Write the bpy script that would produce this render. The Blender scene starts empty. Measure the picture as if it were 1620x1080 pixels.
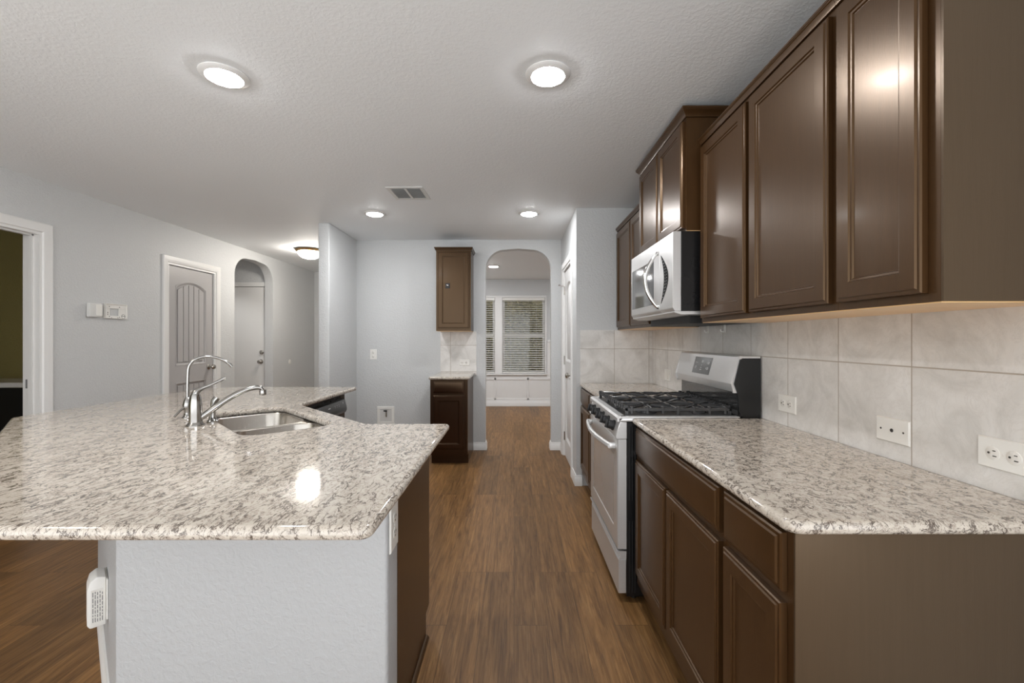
import bpy, bmesh, math, random
from mathutils import Vector, Matrix
random.seed(7)
C = bpy.context.scene
COL = C.collection
PI = math.pi

# ------------------------------------------------------------------ camera, world, exposure
W_IMG, H_IMG, F_PX = 1620.0, 1080.0, 697.0
cam_d = bpy.data.cameras.new('camera')
cam_d.sensor_fit = 'HORIZONTAL'
cam_d.sensor_width = 36.0
cam_d.lens = 36.0 * F_PX / W_IMG
cam_d.shift_x = -(813.0 - 810.0) / W_IMG
cam_d.shift_y = -(540.0 - 536.4) / W_IMG
cam_d.clip_start = 0.02
cam = bpy.data.objects.new('camera', cam_d)
cam.location = (0, 0, 1.29)
cam.rotation_euler = (PI / 2, 0, 0)
COL.objects.link(cam)
C.camera = cam

world = bpy.data.worlds.new('world')
C.world = world
world.use_nodes = True
wn = world.node_tree.nodes
wn['Background'].inputs['Color'].default_value = (0.95, 0.975, 1.0, 1)
wn['Background'].inputs['Strength'].default_value = 0.43

vs = C.view_settings
vs.view_transform = 'Standard'
vs.look = 'None'
vs.gamma = 1.0
vs.use_curve_mapping = False
vs.exposure = 2.82
C.cycles.use_denoising = True
C.cycles.max_bounces = 10
C.cycles.diffuse_bounces = 6
C.cycles.sample_clamp_indirect = 6.0
C.cycles.caustics_reflective = False
C.cycles.caustics_refractive = False

REAR_Y = -3.6
CEIL = 2.445
# the open living area behind and left of the camera lets the daylight in
LAMP_STRENGTH = 36.0

# ------------------------------------------------------------------ helpers
def lin(r, g, b):
    f = lambda c: (c / 255.0) / 12.92 if c / 255.0 <= 0.04045 else ((c / 255.0 + 0.055) / 1.055) ** 2.4
    return (f(r), f(g), f(b), 1.0)

class MB:
    """collects shapes, then links them as ONE mesh object"""
    def __init__(self):
        self.v = []; self.f = []
    def add(self, verts, faces):
        n = len(self.v)
        self.v += [tuple(p) for p in verts]
        self.f += [tuple(i + n for i in f) for f in faces]
        return self
    def add_bm(self, bm):
        bm.verts.index_update()
        self.add([v.co[:] for v in bm.verts], [[v.index for v in f.verts] for f in bm.faces])
        bm.free()
        return self
    def box(self, x0, x1, y0, y1, z0, z1, bev=0.0, seg=1):
        x0, x1 = min(x0, x1), max(x0, x1); y0, y1 = min(y0, y1), max(y0, y1); z0, z1 = min(z0, z1), max(z0, z1)
        vs_ = [(x0, y0, z0), (x1, y0, z0), (x1, y1, z0), (x0, y1, z0), (x0, y0, z1), (x1, y0, z1), (x1, y1, z1), (x0, y1, z1)]
        fs = [(0, 3, 2, 1), (4, 5, 6, 7), (0, 1, 5, 4), (1, 2, 6, 5), (2, 3, 7, 6), (3, 0, 4, 7)]
        if bev <= 0: return self.add(vs_, fs)
        bm = bmesh.new()
        bv = [bm.verts.new(p) for p in vs_]
        for f in fs: bm.faces.new([bv[i] for i in f])
        bmesh.ops.bevel(bm, geom=bm.edges[:], offset=bev, segments=seg, profile=0.5, affect='EDGES', clamp_overlap=True)
        return self.add_bm(bm)
    def prism(self, pts, axis, a0, a1, bev=0.0, seg=2):
        def P(p, a):
            if axis == 'z': return (p[0], p[1], a)
            if axis == 'y': return (p[0], a, p[1])
            return (a, p[0], p[1])
        n = len(pts)
        vs_ = [P(p, a0) for p in pts] + [P(p, a1) for p in pts]
        fs = [tuple(range(n))[::-1], tuple(range(n, 2 * n))] + [(i, (i + 1) % n, n + (i + 1) % n, n + i) for i in range(n)]
        if bev <= 0: return self.add(vs_, fs)
        bm = bmesh.new()
        bv = [bm.verts.new(p) for p in vs_]
        for f in fs: bm.faces.new([bv[i] for i in f])
        bmesh.ops.recalc_face_normals(bm, faces=bm.faces[:])
        bmesh.ops.bevel(bm, geom=bm.edges[:], offset=bev, segments=seg, profile=0.5, affect='EDGES', clamp_overlap=True)
        return self.add_bm(bm)
    def loft(self, loops, cap0=True, cap1=True):
        n = len(loops[0]); vs_ = [p for L in loops for p in L]; fs = []
        for k in range(len(loops) - 1):
            for i in range(n):
                j = (i + 1) % n
                fs.append((k * n + i, k * n + j, (k + 1) * n + j, (k + 1) * n + i))
        if cap0: fs.append(tuple(range(n))[::-1])
        if cap1: fs.append(tuple(range((len(loops) - 1) * n, len(loops) * n)))
        return self.add(vs_, fs)
    def tube(self, pts, r, seg=12, caps=True):
        pts = [Vector(p) for p in pts]
        rs = r if isinstance(r, (list, tuple)) else [r] * len(pts)
        loops = []; up = None
        for i, p in enumerate(pts):
            a = pts[max(i - 1, 0)]; b = pts[min(i + 1, len(pts) - 1)]
            t = (b - a).normalized()
            if up is None:
                up = Vector((0, 0, 1)) if abs(t.z) < 0.9 else Vector((1, 0, 0))
            u = (up - t * up.dot(t)).normalized(); up = u
            w = t.cross(u)
            loops.append([tuple(p + (u * math.cos(2 * PI * k / seg) + w * math.sin(2 * PI * k / seg)) * rs[i]) for k in range(seg)])
        return self.loft(loops, caps, caps)
    def cyl(self, p0, p1, r0, r1=None, seg=24):
        return self.tube([p0, p1], [r0, r0 if r1 is None else r1], seg)
    def lathe(self, prof, c=(0, 0, 0), axis=(0, 0, 1), seg=28):
        a = Vector(axis).normalized()
        u = a.orthogonal().normalized(); w = a.cross(u); c = Vector(c)
        loops = []
        for r, h in prof:
            r = max(r, 1e-5)
            loops.append([tuple(c + a * h + (u * math.cos(2 * PI * k / seg) + w * math.sin(2 * PI * k / seg)) * r) for k in range(seg)])
        return self.loft(loops, True, True)
    def panel(self, o, U, V, Wd, w, h, rings):
        """nested rectangles: rings of (inset, height)"""
        o, U, V, Wd = Vector(o), Vector(U), Vector(V), Vector(Wd)
        loops = []
        for ins, ht in rings:
            loops.append([tuple(o + U * a + V * b + Wd * ht) for a, b in ((ins, ins), (w - ins, ins), (w - ins, h - ins), (ins, h - ins))])
        return self.loft(loops, True, True)
    def xf(self, M):
        self.v = [tuple(M @ Vector(p)) for p in self.v]
        return self
    def build(self, name, m, parent=None, sharp=35, world=False, uv=None):
        me = bpy.data.meshes.new(name)
        vv = self.v
        o = bpy.data.objects.new(name, me)
        if parent is not None and world:
            L = abs_loc(parent)
            vv = [(p[0] - L[0], p[1] - L[1], p[2] - L[2]) for p in vv]
        if parent is None:
            xs, ys, zs = zip(*vv)
            L = ((min(xs) + max(xs)) / 2, (min(ys) + max(ys)) / 2, min(zs))
            vv = [(p[0] - L[0], p[1] - L[1], p[2] - L[2]) for p in vv]
            o.location = L
        me.from_pydata(vv, [], self.f)
        bm = bmesh.new(); bm.from_mesh(me)
        bmesh.ops.recalc_face_normals(bm, faces=bm.faces[:])
        bm.to_mesh(me); bm.free()
        me.shade_smooth()
        me.set_sharp_from_angle(angle=math.radians(sharp))
        if m is not None: me.materials.append(m)
        if parent is not None: o.parent = parent
        COL.objects.link(o)
        return o

def abs_loc(o):
    L = Vector(o.location)
    while o.parent is not None:
        o = o.parent; L = L + Vector(o.location)
    return L

def tag(o, label, cat, group=None, kind=None):
    o['label'] = label; o['category'] = cat
    if group: o['group'] = group
    if kind: o['kind'] = kind
    return o
def thing(name, label, cat, loc=(0, 0, 0), rotz=0.0, group=None):
    o = bpy.data.objects.new(name, None)
    o.empty_display_size = 0.1
    COL.objects.link(o)
    o.location = loc; o.rotation_euler = (0, 0, rotz)
    return tag(o, label, cat, group)
def struct(o, label, cat):
    return tag(o, label, cat, kind='structure')
def children(o):
    return [c for c in ALL_OBJ() if c.parent == o]
def ALL_OBJ():
    return list(COL.objects)
def copy_tree(o, parent=None):
    c = o.copy(); COL.objects.link(c)
    if parent is not None: c.parent = parent
    for ch in children(o): copy_tree(ch, c)
    return c

def rounded(pts, radii, seg=6):
    """plan polygon with rounded corners"""
    out = []; n = len(pts)
    for i in range(n):
        p = Vector(pts[i]); a = Vector(pts[i - 1]); b = Vector(pts[(i + 1) % n])
        r = radii[i] if isinstance(radii, (list, tuple)) else radii
        if r <= 0: out.append(tuple(p)); continue
        d1 = (a - p).normalized(); d2 = (b - p).normalized()
        ang = d1.angle(d2)
        t = r / math.tan(ang / 2)
        c = p + (d1 + d2).normalized() * (r / math.sin(ang / 2))
        s = p + d1 * t; e = p + d2 * t
        a0 = math.atan2((s - c).y, (s - c).x); a1 = math.atan2((e - c).y, (e - c).x)
        da = (a1 - a0 + PI) % (2 * PI) - PI
        for k in range(seg + 1):
            th = a0 + da * k / seg
            out.append((c.x + r * math.cos(th), c.y + r * math.sin(th)))
    return out

def slab_from_outline(outlines, z0, z1, bev, name, m, res=6):
    """worktop slab with bullnose edge from plan outlines (first outer, then holes)"""
    cu = bpy.data.curves.new(name, 'CURVE')
    cu.dimensions = '2D'; cu.fill_mode = 'BOTH'
    for pts in outlines:
        sp = cu.splines.new('POLY'); sp.points.add(len(pts) - 1); sp.use_cyclic_u = True
        for q, p in zip(sp.points, pts): q.co = (p[0], p[1], 0, 1)
    cu.extrude = (z1 - z0) / 2 - bev
    cu.bevel_depth = bev; cu.bevel_resolution = res; cu.offset = -bev
    tmp = bpy.data.objects.new('tmp', cu); COL.objects.link(tmp)
    dg = bpy.context.evaluated_depsgraph_get(); dg.update()
    me = bpy.data.meshes.new_from_object(tmp.evaluated_get(dg))
    bpy.data.objects.remove(tmp); bpy.data.curves.remove(cu)
    mb = MB(); zc = (z0 + z1) / 2
    bm = bmesh.new(); bm.from_mesh(me)
    bmesh.ops.remove_doubles(bm, verts=bm.verts[:], dist=1e-5)
    bmesh.ops.translate(bm, verts=bm.verts[:], vec=(0, 0, zc))
    mb.add_bm(bm); bpy.data.meshes.remove(me)
    o = mb.build(name, m, sharp=40)
    me = o.data
    flat = [abs(p.normal.z) > 0.9995 for p in me.polygons]
    cnt = {}
    for p in me.polygons:
        for k in p.edge_keys: cnt.setdefault(k, []).append(flat[p.index])
    at = me.attributes.get('sharp_edge') or me.attributes.new('sharp_edge', 'BOOLEAN', 'EDGE')
    for e in me.edges:
        f = cnt.get(tuple(sorted(e.vertices)), [])
        if len(f) == 2 and f[0] != f[1]: at.data[e.index].value = True
    return o

def flat_fill(outlines, thick):
    cu = bpy.data.curves.new('fill', 'CURVE')
    cu.dimensions = '2D'; cu.fill_mode = 'BOTH'
    for pts in outlines:
        sp = cu.splines.new('POLY'); sp.points.add(len(pts) - 1); sp.use_cyclic_u = True
        for q, p in zip(sp.points, pts): q.co = (p[0], p[1], 0, 1)
    cu.extrude = thick / 2
    tmp = bpy.data.objects.new('tmp', cu); COL.objects.link(tmp)
    dg = bpy.context.evaluated_depsgraph_get(); dg.update()
    me = bpy.data.meshes.new_from_object(tmp.evaluated_get(dg))
    bpy.data.objects.remove(tmp); bpy.data.curves.remove(cu)
    mb = MB(); bm = bmesh.new(); bm.from_mesh(me); bmesh.ops.remove_doubles(bm, verts=bm.verts[:], dist=1e-5); mb.add_bm(bm); bpy.data.meshes.remove(me)
    return mb
def text_mb(s, size, align='CENTER', depth=0.0004):
    cu = bpy.data.curves.new('txt', 'FONT')
    cu.body = s; cu.size = size; cu.align_x = align; cu.align_y = 'CENTER'; cu.extrude = depth; cu.resolution_u = 2
    tmp = bpy.data.objects.new('tmp', cu); COL.objects.link(tmp)
    dg = bpy.context.evaluated_depsgraph_get(); dg.update()
    me = bpy.data.meshes.new_from_object(tmp.evaluated_get(dg))
    bpy.data.objects.remove(tmp); bpy.data.curves.remove(cu)
    mb = MB(); bm = bmesh.new(); bm.from_mesh(me); mb.add_bm(bm); bpy.data.meshes.remove(me)
    return mb

def basis(o, U, V, Wd):
    U, V, Wd = Vector(U), Vector(V), Vector(Wd)
    M = Matrix((U, V, Wd)).transposed().to_4x4()
    M.translation = Vector(o)
    return M

# ------------------------------------------------------------------ materials
def new_mat(name):
    m = bpy.data.materials.new(name); m.use_nodes = True
    nt = m.node_tree
    return m, nt, nt.nodes['Principled BSDF']
def N(nt, t, **kw):
    n = nt.nodes.new(t)
    for k, v in kw.items():
        if k in n.inputs: n.inputs[k].default_value = v
        else: setattr(n, k, v)
    return n
def pos(nt, scale=(1, 1, 1), loc=(0, 0, 0), rot=(0, 0, 0)):
    g = nt.nodes.new('ShaderNodeNewGeometry')
    mp = nt.nodes.new('ShaderNodeMapping')
    mp.inputs['Scale'].default_value = scale; mp.inputs['Location'].default_value = loc; mp.inputs['Rotation'].default_value = rot
    nt.links.new(g.outputs['Position'], mp.inputs['Vector'])
    return mp.outputs['Vector']
def objc(nt, scale=(1, 1, 1), rot=(0, 0, 0)):
    g = nt.nodes.new('ShaderNodeTexCoord')
    mp = nt.nodes.new('ShaderNodeMapping')
    mp.inputs['Scale'].default_value = scale; mp.inputs['Rotation'].default_value = rot
    nt.links.new(g.outputs['Object'], mp.inputs['Vector'])
    return mp.outputs['Vector']
def ramp(nt, src, stops):
    r = nt.nodes.new('ShaderNodeValToRGB')
    el = r.color_ramp.elements
    while len(el) < len(stops): el.new(0.5)
    for e, (p, c) in zip(el, stops):
        e.position = p; e.color = c if len(c) == 4 else (*c, 1)
    nt.links.new(src, r.inputs['Fac'])
    return r.outputs['Color']
def mix(nt, fac, a, b, mode='MIX'):
    n = nt.nodes.new('ShaderNodeMix'); n.data_type = 'RGBA'; n.blend_type = mode
    for key, val in ((0, fac), (6, a), (7, b)):
        if hasattr(val, 'links') or hasattr(val, 'is_linked'): nt.links.new(val, n.inputs[key])
        else: n.inputs[key].default_value = val
    return n.outputs[2]
def mth(nt, op, a, b=0.0, c=None):
    n = nt.nodes.new('ShaderNodeMath'); n.operation = op
    for i, val in enumerate((a, b, c)):
        if val is None: continue
        if hasattr(val, 'is_linked'): nt.links.new(val, n.inputs[i])
        else: n.inputs[i].default_value = val
    return n.outputs[0]
def bump(nt, bs, h, strength, dist):
    b = N(nt, 'ShaderNodeBump'); b.inputs['Strength'].default_value = strength; b.inputs['Distance'].default_value = dist
    nt.links.new(h, b.inputs['Height']); nt.links.new(b.outputs['Normal'], bs.inputs['Normal'])
    return b
def simple(name, col, rough=0.5, metal=0.0, coat=0.0, spec=0.5):
    m, nt, bs = new_mat(name)
    bs.inputs['Base Color'].default_value = col
    bs.inputs['Roughness'].default_value = rough
    bs.inputs['Metallic'].default_value = metal
    bs.inputs['Coat Weight'].default_value = coat
    bs.inputs['Coat Roughness'].default_value = 0.1
    bs.inputs['Specular IOR Level'].default_value = spec
    # slight unevenness so no surface is perfectly flat in tone
    no = N(nt, 'ShaderNodeTexNoise', Scale=9.0, Detail=3.0)
    nt.links.new(objc(nt), no.inputs['Vector'])
    r = N(nt, 'ShaderNodeMapRange'); r.inputs['To Min'].default_value = max(rough - 0.04, 0.02); r.inputs['To Max'].default_value = rough + 0.04
    nt.links.new(no.outputs['Fac'], r.inputs['Value']); nt.links.new(r.outputs['Result'], bs.inputs['Roughness'])
    return m
def plaster(name, col, rough=0.55, scale=75.0, strength=0.45, dist=0.003):
    m, nt, bs = new_mat(name)
    v = pos(nt)
    n1 = N(nt, 'ShaderNodeTexNoise', Scale=scale, Detail=3.0, Roughness=0.55, Distortion=0.6)
    n2 = N(nt, 'ShaderNodeTexNoise', Scale=scale * 0.32, Detail=2.0)
    n3 = N(nt, 'ShaderNodeTexNoise', Scale=1.3, Detail=2.0)
    for n in (n1, n2, n3): nt.links.new(v, n.inputs['Vector'])
    h = mth(nt, 'ADD', mth(nt, 'MULTIPLY', ramp(nt, n1.outputs['Fac'], [(0.42, (0, 0, 0)), (0.62, (1, 1, 1))]), 1.0), mth(nt, 'MULTIPLY', n2.outputs['Fac'], 0.7))
    bump(nt, bs, h, strength, dist)
    dark = tuple(c * 0.965 for c in col[:3]) + (1,)
    nt.links.new(mix(nt, n3.outputs['Fac'], dark, col), bs.inputs['Base Color'])
    bs.inputs['Roughness'].default_value = rough
    return m

M = {}
M['wall'] = plaster('grey wall paint', lin(203, 204, 204), 0.42)
M['ceiling'] = plaster('ceiling paint', lin(238, 240, 241), 0.7, 60.0, 0.22)
M['olive'] = plaster('olive wall paint', lin(150, 138, 88), 0.5)
M['pony'] = plaster('wall paint darkened for daylight', lin(182, 183, 184), 0.45, 55.0, 0.30)  # same wall paint, darkened to offset the daylight on the island face
M['trim'] = simple('white trim paint', lin(228, 227, 225), 0.35)
M['white'] = simple('white plastic', lin(232, 230, 225), 0.35)
M['offwhite'] = simple('aged white plastic', lin(214, 213, 210), 0.4)
M['greydoor'] = simple('grey door paint', lin(172, 169, 168), 0.38)
M['whitedoor'] = simple('white door paint', lin(222, 221, 219), 0.38)
M['black'] = simple('black enamel', lin(18, 18, 19), 0.28)
M['blackmatte'] = simple('black matte plastic', lin(24, 24, 25), 0.5)
M['iron'] = simple('cast iron', lin(60, 60, 61), 0.26)
M['dark'] = simple('dark void', lin(8, 8, 8), 0.8)
M['chrome'] = simple('polished chrome', lin(215, 214, 212), 0.10, 1.0)
M['nickel'] = simple('satin nickel', lin(190, 186, 180), 0.26, 1.0)
M['faucet'] = simple('faucet chrome', lin(168, 166, 163), 0.17, 1.0)
M['brass'] = simple('aged brass', lin(186, 150, 104), 0.3, 1.0)
M['rawwood'] = None
M['dwgrey'] = simple('dishwasher front', lin(58, 58, 58), 0.32)
M['ink'] = simple('printed marks', lin(225, 225, 225), 0.6)
M['greyink'] = simple('grey printed marks', lin(120, 120, 120), 0.6)
M['displaygrey'] = simple('control display', lin(112, 112, 112), 0.25)
M['slot'] = simple('outlet slots', lin(60, 56, 52), 0.6)
M['outletface'] = simple('outlet face', lin(226, 223, 217), 0.3)

def stainless(name, col, rough, axis=(1, 1, 60), metal=1.0):
    m, nt, bs = new_mat(name)
    bs.inputs['Metallic'].default_value = metal
    no = N(nt, 'ShaderNodeTexNoise', Scale=14.0, Detail=4.0)
    nt.links.new(objc(nt, axis), no.inputs['Vector'])
    r = N(nt, 'ShaderNodeMapRange'); r.inputs['To Min'].default_value = rough - 0.05; r.inputs['To Max'].default_value = rough + 0.07
    nt.links.new(no.outputs['Fac'], r.inputs['Value']); nt.links.new(r.outputs['Result'], bs.inputs['Roughness'])
    d = tuple(c * 0.9 for c in col[:3]) + (1,)
    nt.links.new(mix(nt, no.outputs['Fac'], d, col), bs.inputs['Base Color'])
    return m
M['steel'] = stainless('brushed stainless steel', lin(224, 223, 222), 0.38, metal=0.72)
M['sink'] = stainless('sink stainless steel', lin(198, 192, 184), 0.24, (40, 40, 2))

def cabinet_wood(name, c0, c1, grain=(9, 9, 0.9)):
    m, nt, bs = new_mat(name)
    v = pos(nt, grain)
    no = N(nt, 'ShaderNodeTexNoise', Scale=7.0, Detail=6.0, Roughness=0.6, Distortion=0.4)
    nt.links.new(v, no.inputs['Vector'])
    nt.links.new(mix(nt, no.outputs['Fac'], c0, c1), bs.inputs['Base Color'])
    fine = N(nt, 'ShaderNodeTexNoise', Scale=60.0, Detail=3.0)
    nt.links.new(v, fine.inputs['Vector'])
    bump(nt, bs, fine.outputs['Fac'], 0.05, 0.002)
    bs.inputs['Roughness'].default_value = 0.30
    bs.inputs['Specular IOR Level'].default_value = 0.6
    bs.inputs['Specular Tint'].default_value = (1.0, 0.68, 0.42, 1)
    bs.inputs['Coat Weight'].default_value = 0.04
    bs.inputs['Coat Roughness'].default_value = 0.12
    return m
M['cab'] = cabinet_wood('espresso stained wood', lin(46, 29, 14), lin(66, 45, 25))
M['cabend'] = cabinet_wood('espresso veneer end panel', lin(61, 50, 38), lin(71, 59, 46), (14, 14, 0.6))
M['rawwood'] = cabinet_wood('unfinished birch', lin(226, 182, 128), lin(240, 202, 150), (2, 2, 12))
M['cabmid'] = cabinet_wood('espresso wood darkened for lamplight', lin(34, 22, 12), lin(50, 34, 21))  # espresso wood copied darker to offset strong lamp light on one cabinet
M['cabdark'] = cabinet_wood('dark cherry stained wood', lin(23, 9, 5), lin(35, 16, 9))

def granite(name, stretch):
    m, nt, bs = new_mat(name)
    v = pos(nt, stretch)
    wob = N(nt, 'ShaderNodeTexNoise', Scale=22.0, Detail=3.0)
    nt.links.new(v, wob.inputs['Vector'])
    wv = mix(nt, 0.05, v, wob.outputs['Color'], 'ADD')
    big = N(nt, 'ShaderNodeTexNoise', Scale=6.0, Detail=3.0, Roughness=0.6)
    n1 = N(nt, 'ShaderNodeTexNoise', Scale=30.0, Detail=5.0, Roughness=0.62, Distortion=0.3)
    n2 = N(nt, 'ShaderNodeTexNoise', Scale=52.0, Detail=4.0, Roughness=0.62, Distortion=0.5)
    sp = N(nt, 'ShaderNodeTexNoise', Scale=120.0, Detail=3.0, Roughness=0.7)
    sp2 = N(nt, 'ShaderNodeTexNoise', Scale=42.0, Detail=2.0, Roughness=0.5)
    for n in (big, n1, n2, sp, sp2): nt.links.new(wv, n.inputs['Vector'])
    vein1 = ramp(nt, mth(nt, 'ABSOLUTE', mth(nt, 'SUBTRACT', n1.outputs['Fac'], 0.5)), [(0.0, (1, 1, 1)), (0.014, (0.8, 0.8, 0.8)), (0.034, (0, 0, 0))])
    vein2 = ramp(nt, mth(nt, 'ABSOLUTE', mth(nt, 'SUBTRACT', n2.outputs['Fac'], 0.47)), [(0.0, (1, 1, 1)), (0.030, (0, 0, 0))])
    gaps = ramp(nt, sp2.outputs['Fac'], [(0.36, (0, 0, 0)), (0.50, (1, 1, 1))])
    mask = ramp(nt, big.outputs['Fac'], [(0.34, (0.35, 0.35, 0.35)), (0.58, (1, 1, 1))])
    dots = ramp(nt, sp.outputs['Fac'], [(0.59, (0, 0, 0)), (0.66, (1, 1, 1))])
    base = mix(nt, n2.outputs['Fac'], lin(180, 170, 157), lin(208, 199, 187))
    c = mix(nt, mth(nt, 'MULTIPLY', vein2, mth(nt, 'MULTIPLY', mask, 0.75)), base, lin(122, 104, 92))
    c = mix(nt, mth(nt, 'MULTIPLY', vein1, mth(nt, 'MULTIPLY', gaps, 0.92)), c, lin(66, 52, 44))
    c = mix(nt, mth(nt, 'MULTIPLY', dots, mth(nt, 'MULTIPLY', mask, 0.7)), c, lin(70, 60, 54))
    nt.links.new(c, bs.inputs['Base Color'])
    bs.inputs['Roughness'].default_value = 0.07
    bs.inputs['Specular IOR Level'].default_value = 0.6
    return m
M['granite'] = granite('polished granite', (1, 0.8, 1))
M['granite_flow'] = granite('polished granite with flowing veins', (1.2, 0.5, 1))

def planks():
    m, nt, bs = new_mat('wood plank floor')
    g = nt.nodes.new('ShaderNodeNewGeometry')
    sep = nt.nodes.new('ShaderNodeSeparateXYZ'); nt.links.new(g.outputs['Position'], sep.inputs[0])
    com = nt.nodes.new('ShaderNodeCombineXYZ')
    nt.links.new(sep.outputs['Y'], com.inputs[0]); nt.links.new(sep.outputs['X'], com.inputs[1])
    br = nt.nodes.new('ShaderNodeTexBrick')
    br.offset = 0.37; br.offset_frequency = 3
    br.inputs['Scale'].default_value = 1.0
    br.inputs['Brick Width'].default_value = 1.22; br.inputs['Row Height'].default_value = 0.152
    br.inputs['Mortar Size'].default_value = 0.0011; br.inputs['Mortar Smooth'].default_value = 0.2
    br.inputs['Color1'].default_value = (0, 0, 0, 1); br.inputs['Color2'].default_value = (1, 1, 1, 1)
    br.inputs['Bias'].default_value = 0.0
    nt.links.new(com.outputs[0], br.inputs['Vector'])
    # grain, shifted per plank
    sh = nt.nodes.new('ShaderNodeVectorMath'); sh.operation = 'MULTIPLY_ADD'
    nt.links.new(br.outputs['Color'], sh.inputs[0]); sh.inputs[1].default_value = (7.3, 5.1, 3.7)
    nt.links.new(com.outputs[0], sh.inputs[2])
    mp = nt.nodes.new('ShaderNodeMapping'); mp.inputs['Scale'].default_value = (1.1, 17, 1)
    nt.links.new(sh.outputs[0], mp.inputs['Vector'])
    gr = N(nt, 'ShaderNodeTexNoise', Scale=2.6, Detail=10.0, Roughness=0.70, Distortion=0.9)
    nt.links.new(mp.outputs[0], gr.inputs['Vector'])
    mp2 = nt.nodes.new('ShaderNodeMapping'); mp2.inputs['Scale'].default_value = (4.0, 150, 1)
    nt.links.new(sh.outputs[0], mp2.inputs['Vector'])
    fi = N(nt, 'ShaderNodeTexNoise', Scale=1.6, Detail=4.0, Roughness=0.6)
    nt.links.new(mp2.outputs[0], fi.inputs['Vector'])
    c = ramp(nt, gr.outputs['Fac'], [(0.28, lin(74, 49, 26)), (0.45, lin(110, 78, 44)), (0.58, lin(131, 95, 56)), (0.74, lin(158, 121, 77))])
    c = mix(nt, mth(nt, 'MULTIPLY', ramp(nt, fi.outputs['Fac'], [(0.52, (0, 0, 0)), (0.72, (1, 1, 1))]), 0.4), c, lin(168, 133, 90))
    tone = ramp(nt, br.outputs['Color'], [(0.0, (0.78, 0.78, 0.78)), (1.0, (1.14, 1.13, 1.12))])
    c = mix(nt, 1.0, c, tone, 'MULTIPLY')
    c = mix(nt, mth(nt, 'MULTIPLY', br.outputs['Fac'], 0.65), c, lin(48, 34, 24))
    nt.links.new(c, bs.inputs['Base Color'])
    bs.inputs['Roughness'].default_value = 0.46
    bs.inputs['Specular IOR Level'].default_value = 0.32
    bump(nt, bs, gr.outputs['Fac'], 0.10, 0.002)
    return m
M['floor'] = planks()

def tile(name, axis, a0, z0):
    """stone-look square tiles with grout; axis 0 = along X, 1 = along Y; grout lines pass through a0 and z0"""
    m, nt, bs = new_mat(name)
    g = nt.nodes.new('ShaderNodeNewGeometry')
    sep = nt.nodes.new('ShaderNodeSeparateXYZ'); nt.links.new(g.outputs['Position'], sep.inputs[0])
    com = nt.nodes.new('ShaderNodeCombineXYZ')
    P = 0.3045
    nt.links.new(mth(nt, 'ADD', sep.outputs[axis], 20 * P - a0), com.inputs[0])
    nt.links.new(mth(nt, 'ADD', sep.outputs[2], 20 * P - z0), com.inputs[1])
    br = nt.nodes.new('ShaderNodeTexBrick')
    br.offset = 0.0; br.inputs['Scale'].default_value = 1.0
    br.inputs['Brick Width'].default_value = P; br.inputs['Row Height'].default_value = P
    br.inputs['Mortar Size'].default_value = 0.0022; br.inputs['Mortar Smooth'].default_value = 0.15
    br.inputs['Color1'].default_value = (0, 0, 0, 1); br.inputs['Color2'].default_value = (1, 1, 1, 1)
    nt.links.new(com.outputs[0], br.inputs['Vector'])
    sh = nt.nodes.new('ShaderNodeVectorMath'); sh.operation = 'MULTIPLY_ADD'
    nt.links.new(br.outputs['Color'], sh.inputs[0]); sh.inputs[1].default_value = (3.1, 4.3, 2.2)
    nt.links.new(g.outputs['Position'], sh.inputs[2])
    n1 = N(nt, 'ShaderNodeTexNoise', Scale=5.0, Detail=7.0, Roughness=0.62, Distortion=1.4)
    n2 = N(nt, 'ShaderNodeTexNoise', Scale=11.0, Detail=7.0, Roughness=0.7, Distortion=2.0)
    for n in (n1, n2): nt.links.new(sh.outputs[0], n.inputs['Vector'])
    c = ramp(nt, n1.outputs['Fac'], [(0.30, lin(198, 195, 190)), (0.52, lin(218, 215, 211)), (0.72, lin(228, 226, 223))])
    vein = ramp(nt, mth(nt, 'ABSOLUTE', mth(nt, 'SUBTRACT', n2.outputs['Fac'], 0.5)), [(0.0, (1, 1, 1)), (0.03, (0, 0, 0))])
    c = mix(nt, mth(nt, 'MULTIPLY', vein, mth(nt, 'MULTIPLY', n1.outputs['Fac'], 0.28)), c, lin(164, 157, 149))
    c = mix(nt, br.outputs['Fac'], c, lin(172, 163, 152))
    nt.links.new(c, bs.inputs['Base Color'])
    r = N(nt, 'ShaderNodeMapRange'); r.inputs['To Min'].default_value = 0.30; r.inputs['To Max'].default_value = 0.8
    nt.links.new(br.outputs['Fac'], r.inputs['Value']); nt.links.new(r.outputs['Result'], bs.inputs['Roughness'])
    bump(nt, bs, mth(nt, 'SUBTRACT', 1.0, br.outputs['Fac']), 0.6, 0.0015)
    return m
M['tile_right'] = tile('stone tile, range wall', 1, 1.348, 1.2055)
M['tile_stub'] = tile('stone tile, pantry end', 0, 0.8835, 1.2055)
M['tile_small'] = tile('stone tile, small splash', 0, -0.736, 1.2190)

def emitter(name, col, strength):
    m, nt, bs = new_mat(name)
    bs.inputs['Base Color'].default_value = (0.9, 0.9, 0.9, 1)
    bs.inputs['Emission Color'].default_value = col
    bs.inputs['Emission Strength'].default_value = strength
    return m
M['lens'] = emitter('lit lamp diffuser', (0.975, 0.985, 1.0, 1), LAMP_STRENGTH)
M['bowl'] = emitter('lit frosted glass bowl', (1.0, 0.94, 0.86, 1), 14.0)

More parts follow.
